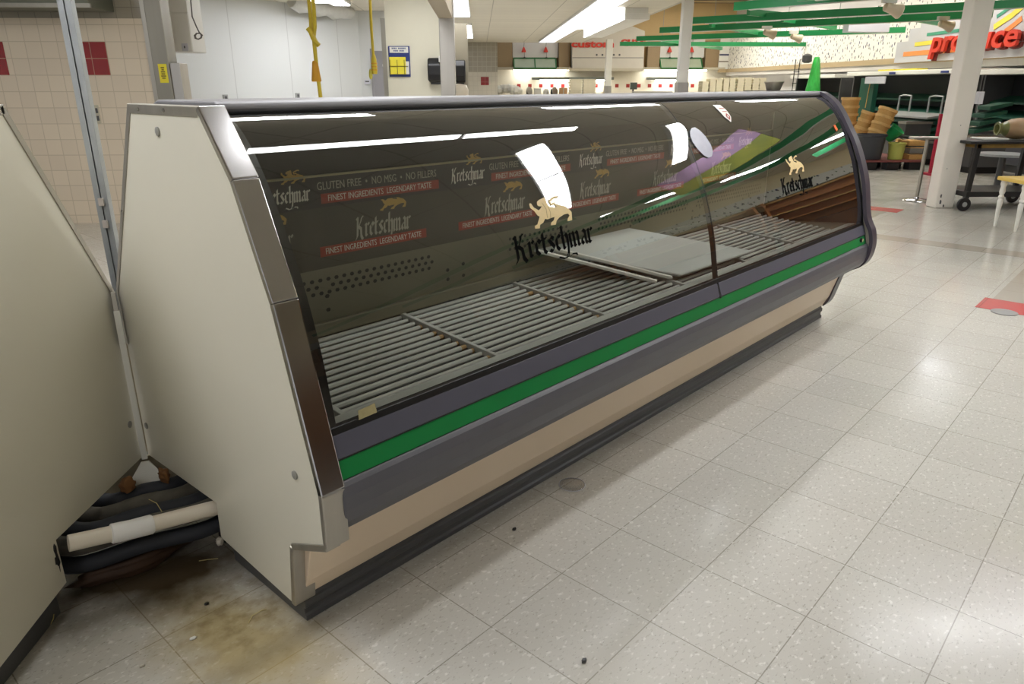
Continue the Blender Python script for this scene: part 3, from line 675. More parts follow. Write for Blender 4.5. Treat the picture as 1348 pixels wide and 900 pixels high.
# tube racks
def rz(y): return .555+(y+.05)/.49*.043
for k in range(6):
    x0 = .155+k*.578
    mb = MB()
    for j in range(15):
        y = -.065+j*.505/14; mb.tube([(x0+.012, y, rz(y)), (x0+.566, y, rz(y))], .0088, 8)
    r = mb.build('tube_rack', M_tube, case, smooth=True)
    MB().bar((x0, -.075, rz(-.075)+.006), (x0, .445, rz(.445)+.006), .016, .02).build('cross_bar', M_tube, r, bevel=.002)
mb = MB()
for j in range(15):
    y = -.065+j*.505/14; mb.tube([(.0, y, rz(y)), (.143, y, rz(y))], .0088, 8)
mb.build('tube_rack', M_tube, case, smooth=True)
# rust stains where the tubes meet the bars
M_rs = mat('rust_stain', (158, 128, 84), .7, var=.3, scale=60)
for k in (1, 2):
    x0 = .155+k*.578; mb = MB()
    for j in (2, 4, 5, 6, 8, 9, 11):
        y = -.065+j*.505/14; L = .008+.03*random.random()**2; mb.tube([(x0-.012-L, y, rz(y)), (x0-.012, y, rz(y))], .0092, 8)
    mb.build('rust_stain', M_rs, case, smooth=True)
# near end panel
CH = [(.142, 1.324), (.026, 1.176), (-.085, .922), (-.203, .49), (-.203, .348), (-.042, .276), (-.016, .086)]
prof = [(p[0]+.003, p[1]) for p in CH]+[(.385, .105), (.382, .225), (.865, .205), (.865, .772), (.532, 1.322)]
ep = MB().px(prof, -.036, -.010).build('end_panel', M_cream, case); ep['label'] = 'cream laminate end panel with cut-out lower rear corner'
def off(P, d):
    out = []
    for i, p in enumerate(P):
        a = V(P[max(i-1, 0)]); b = V(P[min(i+1, len(P)-1)]); q = V(p); ns = []
        for u, w in ((a, q), (q, b)):
            t = w-u
            if t.length > 1e-6: t.normalize(); ns.append(V((t.y, -t.x)))
        n = (ns[0]+ns[-1]).normalized(); n = n/max(.4, n.dot(ns[0])); out.append((q+n*d).to_tuple())
    return out
def trimstrip(P, x0, x1, d0, d1):
    A = off(P, d0); B = off(P, d1); mb = MB()
    for i in range(len(P)-1): mb.px([A[i], A[i+1], B[i+1], B[i]], x0, x1)
    return mb
for nm, P, m in (('front_trim_upper', CH[0:2], M_polish), ('front_trim_upper', CH[1:3], M_polish), ('front_trim', CH[2:4], M_polish), ('front_trim_lower', CH[3:5], M_alu), ('ledge_trim', CH[4:6], M_alu), ('front_trim_lower', CH[5:7], M_alu)):
    x1 = .022 if nm != 'ledge_trim' else .0
    t = trimstrip(P, -.041, x1, -.012, .006).build(nm, m, ep, bevel=.003)
MB().px([(.142, 1.3255), (.532, 1.3255), (.532, 1.302), (.155, 1.302)], -.0385, -.004).build('top_trim', M_alu, ep, bevel=.002)
MB().px([(.532, 1.326), (.869, .774), (.869, .60), (.855, .60), (.855, .766), (.517, 1.316)], -.0385, -.004).build('rear_trim', M_alu, ep, bevel=.001)
def cap_at(x, y, r=.011):
    p = at(x, y, X=-.0365); return MB().lathe([(r, -.001), (r, .003), (r*.7, .0045)], p, 16, Matrix.Rotation(math.radians(-90), 3, 'Y'))
M_plug = mat('grey_plug', (140, 138, 130), .5, var=.08)
for x, y in ((208, 173), (388.5, 625), (193, 560)): cap_at(x, y).build('screw_cover', M_plug, ep, smooth=True)
for x, y in ((182, 143.5), (215.5, 145), (161, 278)):
    p = at(x, y, X=-.039); MB().lathe([(.005, 0), (.005, .002), (.003, .003)], p, 8, Matrix.Rotation(math.radians(-90), 3, 'Y')).build('screw', M_polish, ep)
# far end panel with dark bumper edge
FP = [(.53, 1.325), (.255, 1.327), (.185, 1.324), (.145, 1.307), (.103, 1.278), (.058, 1.227), (.012, 1.157), (-.043, 1.069), (-.093, .962), (-.132, .852), (-.152, .76), (-.172, .66), (-.192, .612), (-.212, .576), (-.226, .52), (-.226, .46), (-.212, .404), (-.18, .363), (-.127, .334), (-.082, .30), (-.059, .222), (-.034, .13), (-.006, .090)]
ep2 = MB().px(FP+[(.385, .09), (.385, .23), (.865, .23), (.865, .772)], 3.682, 3.705).build('end_panel', M_cream, case)
FPs = cr(FP[1:], 90)
trimstrip(FPs, 3.640, 3.715, -.012, .008).build('edge_bumper', mat('dark_purple_bumper', (70, 64, 74), .35, var=.08), ep2, smooth=True)

MB().px([(.15, 1.29), (.02, 1.14), (-.07, .95), (-.13, .75), (-.155, .61), (.45, .56), (.45, 1.29)], 3.672, 3.680).build('end_liner', M_int, case)
MB().px([(.15, 1.29), (.02, 1.14), (-.07, .95), (-.13, .75), (-.155, .61), (.45, .56), (.45, 1.29)], -.008, -.002).build('end_liner', M_int, case)
# loose things lying inside the case
def yz(x, y, Y): p = at(x, y, Y=Y); return p
t = thing('sheet_metal_shelf', 'white sheet-metal shelf lying tilted on the racks under the centre glass joint', 'shelf', (2.15, .18, .60))
A_ = at(828, 301, Y=.40); B_ = at(991, 331, z=.60); C_ = at(895, 363, z=.597); D_ = A_+(C_-B_)
n_ = (B_-C_).cross(A_-B_).normalized()*.004
MB().hexa([q-n_ for q in (C_, B_, A_, D_)]+[q+n_ for q in (C_, B_, A_, D_)]).build('sheet', mat('white_shelf_metal', (196, 198, 194), .3, var=.05), t)
MB().tube([C_+n_, B_+n_], .006, 8).build('front_wire', M_tube, t); MB().tube([C_+n_, D_+n_], .006, 8).build('side_wire', M_tube, t)
for k in range(2):
    P0 = at(726-k*18, 334+k*4, Y=.38); P1 = at(884-k*20, 371+k*5, z=.597)
    t = thing('white_bar', ['white metal bar leaning beside the tilted shelf, nearer the back', 'white metal bar leaning beside the tilted shelf, nearer the front glass'][k], 'bar', P1)
    MB().bar(P0+V((0, 0, .024)), P1+V((0, 0, .018)), .025, .012).build('bar', M_white, t, bevel=.002)
    MB().lathe([(.007, 0), (.008, .006), (.004, .01)], P1+V((-.02, .02, .018)), 8).build('end_cap', M_galv, t)

# ================================================================== THE NEIGHBOURING CASE (turned 45 degrees) AND THE GAP
nA = V((H, -H, 0)); fA = V((-H, -H, 0))      # outward normal of its end panel, and its front direction
J = V((-.048, .872, 0))                       # rear corner next to the first case
def LC(y, z, x): return J-nA*x+fA*(.865-y)+V((0, 0, z))     # same profile, x = distance away from its end face
case2 = thing('display_case', 'second display case at left edge showing only its cream end panel', 'display case', LC(.3, 0, .6))
def lpx(pr, x0, x1): return MB().prism(pr, lambda p: LC(p[0], p[1], x0), lambda p: LC(p[0], p[1], x1))
q = toab(at(83, 700, z=.2))
prof2 = [(p[0]+.003, p[1]) for p in CH]+[(.345, .10), (.345, .235), (.865, .205), (.865, .772), (.532, 1.322)]
e2 = lpx(prof2, 0, .026).build('end_panel', M_cream, case2)
for nm, P, m in (('front_trim_upper', CH[0:2], M_polish), ('front_trim_upper', CH[1:3], M_polish), ('front_trim', CH[2:4], M_polish), ('front_trim_lower', CH[3:5], M_alu), ('ledge_trim', CH[4:6], M_alu), ('front_trim_lower', CH[5:7], M_alu)):
    A = off(P, -.012); B = off(P, .006); mb = MB()
    for i in range(len(P)-1): mb.prism([A[i], A[i+1], B[i+1], B[i]], lambda p: LC(p[0], p[1], -.005), lambda p: LC(p[0], p[1], .058))
    mb.build(nm, m, e2, bevel=.003)
lpx([(.142, 1.3255), (.532, 1.3255), (.532, 1.302), (.155, 1.302)], -.003, .03).build('top_trim', M_alu, e2, bevel=.002)
lpx([(.532, 1.326), (.869, .774), (.869, .60), (.855, .60), (.855, .766), (.517, 1.316)], -.003, .03).build('rear_trim', M_alu, e2)
lpx([(.0, .0), (.0, .086), (.345, .086), (.345, 0)], .035, 2.4).build('toe_kick', M_kick, case2, bevel=.002)
lpx([(-.082, .303), (-.008, .09), (.012, .088), (.012, .30)], .03, 2.4).build('lower_front_panel', M_beige, case2)
lpx([(-.187, .512), (-.205, .505), (-.214, .43), (-.185, .363), (-.083, .304), (-.083, .50)], .05, 2.4).build('bumper_panel', M_bump, case2)
lpx([(-.1835, .5475), (-.1955, .511), (-.17, .508), (-.17, .545)], .05, 2.4).build('green_stripe', M_green, case2)
lpx([(.53, 1.30), (.865, .772), (.865, .24), (.40, .24), (.40, .0), (.39, .0), (.39, .26), (.85, .26), (.85, .77), (.515, 1.297)], .28, 2.4).build('rear_panel', M_cream, case2)
lpx([(.184, 1.308), (.182, 1.328), (.194, 1.334), (.50, 1.334), (.53, 1.325), (.53, 1.30)], .03, 2.4).build('top_cap', M_capm, case2)
lpx([(-.15, .60), (-.05, .545), (.46, .56), (.46, .50), (-.165, .545)], .03, 2.4).build('case_pan', M_int, case2)
lpx([(.452, .56), (.452, 1.11), (.47, 1.11), (.47, .56)], .03, 2.4).build('rear_air_panel', M_int, case2)
mb = MB(); ng = 40
mb.v = [LC(GS[int(j*72/ng)][0], GS[int(j*72/ng)][1], x) for j in range(ng+1) for x in (.06, 2.4)]; mb.f = [(2*j, 2*j+1, 2*j+3, 2*j+2) for j in range(ng)]
mb.build('curved_glass', M_glass, case2, smooth='all')
p = at(170.5, 558.5, z=.4)
rr = ray(170.5, 558.5); pl = LC(0, 0, 0); tt = (pl-CAM).dot(nA)/rr.dot(nA); p = CAM+rr*tt
MB().lathe([(.011, -.001), (.011, .003), (.007, .0045)], p, 16, V((0, 0, 1)).rotation_difference(nA).to_matrix()).build('screw_cover', M_plug, e2, smooth=True)
# filler strip where the two end panels meet, with flared foot
t = thing('filler_strip', 'narrow cream filler strip with flared foot between the two case ends', 'filler strip', (-.05, .87, .1))
c0 = V((-.052, .882, 0)); dirn = V((math.cos(math.radians(-67.5+0)), math.sin(math.radians(-67.5)), 0)); sd = V((-dirn.y, dirn.x, 0))
fr = V((-.38, -.92, 0)).normalized(); sd = V((-fr.y, fr.x, 0))
c0 = V((-.0545, .846, 0))
MB().obox(c0+fr*.012+V((0, 0, .465)), sd*.0085, fr*.005, V((0, 0, .255))).build('strip', M_white, t)
MB().obox(c0+fr*.006+V((0, 0, .69)), sd*.006, fr*.010, V((0, 0, .085))).build('metal_clip', M_alu, t)
w = .07; b_ = c0+fr*.02
MB().hexa([b_-sd*w+fr*.06+V((0, 0, .138)), b_+sd*w+fr*.06+V((0, 0, .138)), b_+sd*.012+V((0, 0, .205)), b_-sd*.012+V((0, 0, .205))]+[b_-sd*w+fr*.07+V((0, 0, .138)), b_+sd*w+fr*.07+V((0, 0, .138)), b_+sd*.012+fr*.01+V((0, 0, .208)), b_-sd*.012+fr*.01+V((0, 0, .208))]).build('flared_foot', M_white, t)
MB().obox(c0-fr*.035+V((0, 0, .10)), sd*.19, fr*.004, V((0, 0, .098))).obox(c0-fr*.06+V((0, 0, .40)), sd*.012, fr*.003, V((0, 0, .20))).build('back_closure', mat('dusty_cream', (158, 148, 126), .7, var=.3, scale=9), t)
# pipes running between the two cases through their cut-outs
def gap_pipe(y1, z1, y2, z2, r, label, m, sag=0, name='insulated_pipe', n=14):
    P = V((.12, y1+.04, z1)); Q = LC(y2+.04, z2, .16)
    p0 = V((-.03, y1, z1)); q0 = LC(y2, z2, .02); mid = (p0+q0)/2+V((0, 0, sag))+fr*-.01
    pts = []
    ctl = [P, p0, mid, q0, Q]
    for k in range(25):
        u = k/24*4; i = min(int(u), 3); f = u-i; pp = [ctl[max(0, min(4, i+j))] for j in (-1, 0, 1, 2)]
        pts.append(.5*((2*pp[1])+(pp[2]-pp[0])*f+(2*pp[0]-5*pp[1]+4*pp[2]-pp[3])*f*f+(3*pp[1]-3*pp[2]+pp[3]-pp[0])*f**3))
    return pts
def gp_(label, m, *a, **k):
    r = a[4]; return tag(MB().tube(gap_pipe(*a, label, m, **k), r, 14).build('insulated_pipe', m, smooth=True), label, 'pipe', None)
gp_('black insulated pipe behind all others, just under the flared foot', M_foam, .69, .156, .66, .152, .028)
gp_('dust-covered insulated pipe, second from the back of the gap', M_dust, .622, .152, .590, .148, .028)
gp_('thick black insulated pipe in the middle of the gap', M_foam, .552, .150, .520, .140, .029)
gp_('grey dusty insulated pipe directly behind the white drain pipe', M_dust, .486, .156, .455, .138, .027)
gp_('black insulated pipe lowest of the bundle, under the white drain pipe', M_foam, .47, .098, .445, .082, .025)
t = thing('drain_pipe', 'white plastic drain pipe with coupling crossing the gap between cases', 'pipe', (-.2, .5, .1))
pa_ = at(284, 668, X=-.02); 
def on_left(x, y, dx=0):
    rr = ray(x, y); pl = LC(0, 0, dx); return CAM+rr*((pl-CAM).dot(nA)/rr.dot(nA))
pb_ = on_left(90, 715, -.03)
pm_ = pa_+(pb_-pa_)*.60+V((0, 0, -.004))
dd = (pa_-pm_).normalized(); d2 = (pb_-pm_).normalized()
MB().tube([pa_+dd*.12, pa_, pm_], .0225, 18).build('pipe', M_pvc, t, smooth=True)
MB().tube([pm_, pb_], .0225, 18).build('pipe', M_pvc, t, smooth=True)
MB().tube([pm_+dd*.055, pm_+dd*.05, pm_+dd*.02, pm_, pm_+d2*.035, pm_+d2*.05, pm_+d2*.053], [.024, .0275, .0275, .027, .0275, .0275, .024], 20).build('coupling', M_pvcw, t, smooth=True)
# torn black edging at both cut-outs
def blob(c, s, m, name, label, cat, n=5, seed=1, parent=None):
    rn = random.Random(seed); bm = bmesh.new(); bmesh.ops.create_icosphere(bm, subdivisions=3, radius=1)
    for v in bm.verts:
        k = 1+.22*math.sin(v.co.x*4+seed)*math.cos(v.co.y*5+seed*2)+.12*math.sin(v.co.z*9+seed)+.05*rn.uniform(-1, 1)
        v.co = V((v.co.x*s[0]*k, v.co.y*s[1]*k, v.co.z*s[2]*k))+V(c)
    bm.verts.index_update(); mb = MB(); mb.v = [v.co.copy() for v in bm.verts]; mb.f = [[v.index for v in f.verts] for f in bm.faces]; bm.free()
    o = mb.build(name, m, parent, smooth='all')
    return tag(o, label, cat) if label else o
blob(pb_+V((-.036, .028, -.035)), (.013, .022, .05), M_black, 'torn_gasket', 'torn black gasket around the drain pipe at the left case', 'gasket', seed=3)
blob(at(288, 690, X=.0)+V((.010, .0, -.035)), (.010, .022, .03), M_black, 'torn_gasket', 'torn black gasket where the drain pipe enters the right case', 'gasket', seed=5)
blob(V((-.056, .70, .200)), (.014, .03, .022), M_rust, 'spray_foam', 'orange-brown foam lump at the right case cut-out corner', 'foam', seed=2)
blob(LC(.68, .200, -.030), (.022, .022, .024), M_rust, 'spray_foam', 'orange-brown foam lump at the left case cut-out corner', 'foam', seed=6)
blob(V((-.20, .59, .030)), (.17, .06, .028), mat('brown_foam_shade', (60, 38, 20), .7, var=.5, scale=12), 'residue_and_shade_lump', 'rusty residue lump that also stands in for shade under the pipe bundle', 'residue', seed=8)  # dark mass fills in the shade beneath the pipes, along with rusty residue
blob(at(289, 712, z=.04), (.011, .011, .014), M_pvc, 'pipe_stub', 'small cream plastic stub on floor at the right case cut-out', 'pipe stub', seed=9)
# pieces of rubbish on the floor
def scrap(x, y, s, m, label, seed, name, cat, flat=.25): return blob(at(x, y, z=.002+s*flat*.7), (s, s*.7, s*flat), m, name, label, cat, seed=seed)
M_scr = mat('dirty_white_scrap', (196, 190, 176), .7, var=.12, scale=20)
scrap(254, 839.5, .0085, M_wht, 'small white paper scrap on the stained floor tile', 4, 'paper_scrap', 'scrap')
scrap(187, 876, .006, M_scr, 'small grey-white chip on the floor near the left bottom edge', 5, 'plaster_chip', 'scrap')
scrap(272, 794, .006, M_black, 'tiny black pebble on the stained floor between the cases', 6, 'pebble', 'pebble', .6)
scrap(677, 696, .008, M_black, 'black crumb on floor in front of the case, upper of two', 7, 'pebble', 'pebble', .6)
scrap(769, 869, .008, M_kick, 'grey crumb on the near floor tiles below the case', 8, 'pebble', 'pebble', .6)
scrap(216, 718, .016, M_scr, 'pale leaf-shaped scrap in the dirt below the drain pipe', 9, 'leaf_scrap', 'scrap')
scrap(180, 728, .014, M_scr, 'long pale scrap in the dirt near the left case', 10, 'leaf_scrap', 'scrap')
def straw(P, label, col=(176, 156, 100)):
    tag(MB().tube([at(x, y, z=z) for x, y, z in P], .0013, 5).build('straw', mat('dry_straw', (186, 168, 112), .8, var=.2), smooth=True), label, 'straw')
straw([(262, 738, .003), (275, 736, .004), (287, 735, .003)], 'pale straw on the floor below the right case cut-out')
straw([(327, 820, .003), (332, 810, .006), (345, 803, .003), (351, 802, .003)], 'thin curled straw on the yellow-stained floor tile')
straw([(196, 657, .192), (206, 662, .195), (213, 673, .192)], 'pale bent straw lying on top of the insulated pipes')
straw([(66, 822, .003), (70, 815, .01), (71, 808, .02)], 'thin straw standing by the left case kick')
t = thing('plastic_lid', 'clear plastic cup lid lying on floor in front of the case', 'lid', at(753, 638, z=0))
pc = at(753, 638, z=.0015)
MB().lathe([(.043, 0), (.046, .002), (.044, .004), (.036, .0045), (.034, .007), (.001, .007)], pc, 28).build('lid_dome', M_clear, t, smooth=True)
MB().lathe([(.047, 0), (.049, .0015), (.047, .003)], pc, 28, ring=True).build('lid_rim', M_frost, t, smooth=True)
# floor disc
tag(MB().lathe([(.075, 0), (.075, .003), (.06, .004)], at(1322, 411, z=.0013), 28).build('floor_cover', mat('grey_floor_cover', (150, 148, 146), .4, var=.05)), 'round grey floor box cover by the red floor tile at right', 'floor cover')
# slotted strut standing behind the V between the end panels
pT = at(159, 372, Y=1.05); pB = V((pT.x, pT.y, 0))
t = thing('strut_post', 'slotted galvanised strut post rising behind the two case ends', 'post', pB)
fx = EB; fy = EA
for nm, m, mbx in (('channel', M_galv, MB().obox(pB+V((0, 0, 1.349)), fx*.019, fy*.002, V((0, 0, 1.345))).obox(pB-fx*.018-fy*.011+V((0, 0, 1.349)), fx*.0016, fy*.011, V((0, 0, 1.345))).obox(pB+fx*.018-fy*.011+V((0, 0, 1.349)), fx*.0016, fy*.011, V((0, 0, 1.345))).obox(pB-fx*.0108-fy*.022+V((0, 0, 1.349)), fx*.0088, fy*.0016, V((0, 0, 1.345))).obox(pB+fx*.0108-fy*.022+V((0, 0, 1.349)), fx*.0088, fy*.0016, V((0, 0, 1.345)))),):
    mbx.build(nm, m, t)
zq = 1.05
for z in (.95, 1.02): MB().obox(pB-fy*.027+V((0, 0, z)), fx*.008, fy*.003, V((0, 0, .012))).build('bolt', mat('pale_bolt', (200, 190, 180), .4, .5), t)
# ================================================================== BACK OF THE STORE (service counters, frontal)
AK = 29.0
M_backw = mat('back_wall_cream', (226, 220, 204), .5, var=.04)
M_backt = mat('back_wall_tan', (206, 178, 128), .6, var=.08, scale=2)
struct(MB().abox(AK, AK+.1, -2, 16, 0, 1.95).build('wall_service', M_backw)); struct(MB().abox(AK, AK+.1, -2, 16, 1.95, 4.2).build('wall_service_upper', M_backt))
def fpanel(x0, y0, x1, y1, a, th, name, m, parent=None, bevel=0, bot=None):
    B0, B1, Z0, Z1 = rect(x0, y0, x1, y1, a)
    if bot is not None: Z0 = bot
    return MB().abox(a-th, a, B0, B1, Z0, Z1).build(name, m, parent, bevel=bevel)
def fbase(x0, y0, x1, y1, a): B0, B1, Z0, Z1 = rect(x0, y0, x1, y1, a); return AB(a, (B0+B1)/2, Z0)
# gable canopy with the shop-in-shop lettering
t = thing('gable_canopy', 'pale gabled canopy with red lettering on the back wall', 'canopy', fbase(753, 40, 848, 92, AK))
ag = AK-.62
def PT(x, y, a): b, z = bz(x, y, a); return (b, z)
gp = [PT(753.5, 90, ag), PT(847, 90, ag), PT(849, 41, ag), PT(829, 33, ag), PT(800, 22, ag), PT(753.5, 40, ag)]
MB().prism(gp, lambda p: AB(ag, p[0], p[1]), lambda p: AB(AK-.01, p[0], p[1])).build('gable_face', mat('gable_grey', (206, 200, 188), .55, var=.04), t)
B0, B1, Z0, Z1 = rect(749, 90, 845.5, 93.5, ag); MB().abox(ag-.1, AK-.01, B0, B1, Z0, Z1).build('canopy_lip', M_bgrey, t)
B0, B1, Z0, Z1 = rect(753.5, 75.6, 847, 76.4, ag); MB().abox(ag-.004, ag, B0, B1, Z0, Z1).build('seam', M_kick, t)
u_ = V((0, 0, 1))
bA, zA = PT(752, 62, ag-.01); bB = PT(808, 60, ag)[0]
text('custom', .33, M_lred, 'sign_lettering', t, AB(ag-.02, bA, zA), EB, u_, .015, bB-bA, .012)
bA, zA = PT(817, 58, ag-.01); bB = PT(849, 60, ag)[0]
text('cuts', .33, M_lred, 'sign_lettering', t, AB(ag-.02, bA, zA), EB, u_, .015, bB-bA, .012)
for x in (785.5, 793, 800.5, 808, 815.5):
    B0, B1, Z0, Z1 = rect(x-1.1, 71, x+1.1, 73.4, ag); MB().abox(ag-.006, ag, B0, B1, Z0, Z1).build('small_mark', M_kick, t)
for k, (x0, x1) in enumerate(((655, 674), (734.5, 748), (850, 866), (925.5, 945))):
    tag(fpanel(x0, 55, x1, 89.5, AK-.002, .35, 'slat_panel', M_tanb), ['brown slatted wall panel left of the left green awning', 'brown slatted wall panel left of the gable canopy', 'brown slatted wall panel right of the gable canopy', 'brown slatted wall panel at the right end of the counters'][k], 'wall panel')
M_gf = mat('green_frame', (44, 110, 60), .4, var=.1); M_awn = mat('pale_green_awning', (176, 188, 164), .4, var=.08)
for k, (x0, x1) in enumerate(((674, 734.5), (866, 926))):
    side = ['left', 'right'][k]
    tag(fpanel(x0+.6, 52, x1-.6, 76, AK-.002, .2, 'menu_panel', mat('menu_white', (216, 214, 210), .5, var=.03)), 'white upper panel above the %s green awning' % side, 'wall panel')
    t = thing('awning', 'green-framed glass awning on the back wall, %s of the gable canopy' % side, 'awning', fbase(x0, 77, x1, 90, AK))
    B0, B1, Z0, Z1 = rect(x0+2.5, 76.5, x1-3, 90, AK-.3)
    mb = MB(); mb.prism([(AK-.21, Z1), (AK-.55, Z0), (AK-.53, Z0), (AK-.19, Z1)], lambda p: AB(p[0], B0, p[1]), lambda p: AB(p[0], B1, p[1])); mb.build('glass_pane', M_awn, t)
    fr_ = MB()
    for z, a in ((Z1, AK-.21), (Z0, AK-.55)): fr_.abox(a-.03, a+.01, B0, B1, z-.025, z+.025)
    fr_.build('frame_rail', M_gf, t)
    for b in (B0, (B0+B1)/2, B1): MB().prism([(AK-.24, Z1), (AK-.58, Z0), (AK-.55, Z0), (AK-.21, Z1)], lambda p: AB(p[0], b-.02, p[1]), lambda p: AB(p[0], b+.02, p[1])).build('frame_bar', M_gf, t)
    for j, x in enumerate((x0+15.5, x0+44.5)):
        b, z = bz(x, 66.5, AK-.3)
        p = thing('pendant_lamp', 'small red pendant lamp above the %s awning, %s one' % (side, ['left', 'right'][j]), 'lamp', AB(AK-.3, b, z))
        MB().lathe([(.02, .12), (.05, .06), (.09, -.04), (.085, -.06)], AB(AK-.3, b, z), 12).build('lamp_shade', M_lred, p, smooth=True)
        MB().tube([AB(AK-.3, b, z+.1), AB(AK-.3, b+.02, z+.35), AB(AK-.22, b+.05, z+.42)], .008, 6).build('cord', M_kick, p)
        MB().lathe([(.035, 0), (.045, .02), (.02, .04)], AB(AK-.3, b+.03, z-.26), 10).build('bulb_cap', M_kick, p)
        MB().tube([AB(AK-.3, b+.02, z-.04), AB(AK-.3, b+.03, z-.24)], .007, 6).build('stem', M_kick, p)
# soffit shelf line, lit back strip, red tiles and shelves
B0, B1, Z0, Z1 = rect(655, 90, 950, 92, AK); struct(MB().abox(AK-.5, AK-.001, B0, B1, Z0, Z1+.03).build('trim_12', M_bgrey))
for k, (x0, x1) in enumerate(((676, 746), (849.5, 930))):
    t = thing('undershelf_light', 'fluorescent tube under the %s counter soffit, lighting the back wall' % ['left', 'right'][k], 'light', fbase(x0, 92, x1, 94, AK-.3))
    B0, B1, Z0, Z1 = rect(x0, 92.2, x1, 93.6, AK-.3); MB().abox(AK-.34, AK-.26, B0, B1, Z0, Z1).build('tube', E_soft, t); MB().abox(AK-.36, AK-.24, B0, B1, Z1, Z1+.01).build('holder', M_white, t)
for k, (x0, x1, lb) in enumerate(((700.5, 808, 'long grey shelf on the lit back wall below the gable canopy'), (853, 905, 'short grey shelf on the lit back wall right of centre'))):
    t = thing('wall_shelf', lb, 'shelf', fbase(x0, 101, x1, 105.5, AK))
    B0, B1, Z0, Z1 = rect(x0, 101.5, x1, 105, AK-.3)
    MB().abox(AK-.35, AK-.003, B0, B1, Z0, Z1).build('shelf_board', mat('grey_shelf', (116, 122, 118), .5, var=.08), t)
    MB().abox(AK-.3, AK-.22, B0+.3, B1-.3, Z0-.045, Z0-.005).build('under_tube', E_soft, t)
M_rts = mat('small_red_tile', (150, 40, 36), .3, var=.1)
for k, x in enumerate((683, 697.5, 712, 726.5, 741, 784.5, 812, 826.5, 841, 855, 869, 883.5, 911.5)):
    B0, B1, Z0, Z1 = rect(x-2.3, 110.5, x+2.3, 115.2, AK)
    tag(MB().abox(AK-.006, AK-.002, B0, B1, Z0, Z1).build('red_wall_tile', M_rts), 'small red accent tile in the row along the lit back wall', 'wall tile', 'red accent tiles along the back wall')
# things standing on the far counters
t = thing('service_counter', 'long cream back counter below the lit wall, mostly hidden by the case', 'counter', fbase(655, 124, 950, 128, AK-1))
ac_ = AK-1.2; zc_ = bz(780, 127, ac_)[1]
B0 = bz(655, 127, ac_)[0]; B1 = bz(950, 127, ac_)[0]
MB().abox(ac_-.4, AK-.01, B0, B1, zc_-.05, zc_).build('worktop', M_bgrey, t); MB().abox(ac_-.35, AK-.01, B0, B1, 0, zc_-.052).build('cabinet_body', M_backw, t)
def onc(x0, x1, ytop, dep=.4): B0, B1, Z0, Z1 = rect(x0, ytop, x1, 128, ac_); return B0, B1, Z1
rn = random.Random(5)
B0, B1, Z1 = onc(655, 690, 108)
h_ = Z1-zc_
bm_ = MB()
t = thing('bag_heap', 'heap of white plastic bags on the counter at left', 'bags', AB(ac_, (B0+B1)/2, zc_))
for k in range(8):
    u = rn.random(); hh_ = h_*(.25+.6*math.sin(min(1, u*1.3)*math.pi*.8))
    blob(AB(ac_-.1+rn.uniform(-.1, .2), B0+(B1-B0)*(k+.5)/10, zc_+.13+(h_-.28)*(1-abs((k-3.2)/6))*.75), (.16, .16, .14), M_wht, 'white_bag', None, None, seed=k+11, parent=t)
def stack(x0, x1, y0, ncol, n, a, zbase, label, group, ytop=104):
    B0, B1, _, Z1 = rect(x0, ytop, x1, 128, a); w = (B1-B0)/ncol; h = (Z1-zbase)/n
    for c in range(ncol):
        for k in range(n):
            sk = rn.uniform(-.005, .005); b0 = B0+w*c+.006+sk; b1 = B0+w*(c+1)-.006+sk; z0 = zbase+h*k+.001
            pf = [(b0+w*.08, z0), (b1-w*.08, z0), (b1, z0+h*.45), (b1, z0+h*.55), (b1-w*.06, z0+h*.96), (b0+w*.06, z0+h*.96), (b0, z0+h*.55), (b0, z0+h*.45)]
            tag(MB().prism(pf, lambda p: AB(a-.2, p[0], p[1]), lambda p: AB(a+.2, p[0], p[1])).build('foam_box', M_clam), label, 'box', group)
stack(748.5, 784, 104, 2, 7, ac_, zc_+.001, 'cream foam box in the double stack on the far counter left of thin pillar', 'cream foam boxes left of the thin pillar')
M_mach = mat('dark_machine', (60, 68, 62), .4, var=.3, scale=4)
for k, (x0, x1, yt, lb) in enumerate(((691, 702, 118, 'dark green machine on the far counter beside the white bags'), (723, 736, 117, 'dark slicer on the far counter left of the cardboard box'))):
    B0, B1, Z1 = onc(x0, x1, yt); t = thing('slicer', lb, 'machine', AB(ac_, (B0+B1)/2, zc_))
    MB().abox(ac_-.2, ac_+.2, B0, B1, zc_+.001, zc_+.08).build('base', M_mach, t, bevel=.02)
    MB().lathe([(.01, -.02), (.14, -.02), (.14, .02), (.01, .02)], AB(ac_-.1, (B0+B1)/2, zc_+.2), 18, Matrix.Rotation(math.radians(80), 3, 'X')).build('blade_guard', M_alu, t)
    MB().abox(ac_, ac_+.15, B0+.05, B1-.05, zc_+.08, Z1).build('motor_housing', M_mach, t, bevel=.03)
B0, B1, Z1 = onc(703, 712, 116); t = thing('paper_roll_box', 'white carton on the far counter right of the dark green machine', 'box', AB(ac_, (B0+B1)/2, zc_))
MB().abox(ac_-.15, ac_+.15, B0, B1, zc_+.001, Z1).build('carton', M_wht, t, bevel=.01); MB().abox(ac_-.152, ac_-.15, B0+.02, B1-.02, Z1-.05, Z1-.045).build('flap_seam', M_kick, t)
B0, B1, Z1 = onc(715, 722, 117); tag(MB().lathe([(.1, 0), (.11, .02), (.11, (Z1-zc_)*.8), (.07, (Z1-zc_)*.86), (.07, Z1-zc_)], AB(ac_, (B0+B1)/2, zc_+.001), 16).build('white_jug', M_white, smooth=True), 'white jug on the far counter left of the slicer', 'jug')
B0, B1, Z1 = onc(736, 746, 115.5); t = thing('cardboard_box', 'small tan cardboard box on the far counter left of foam boxes', 'box', AB(ac_, (B0+B1)/2, zc_))
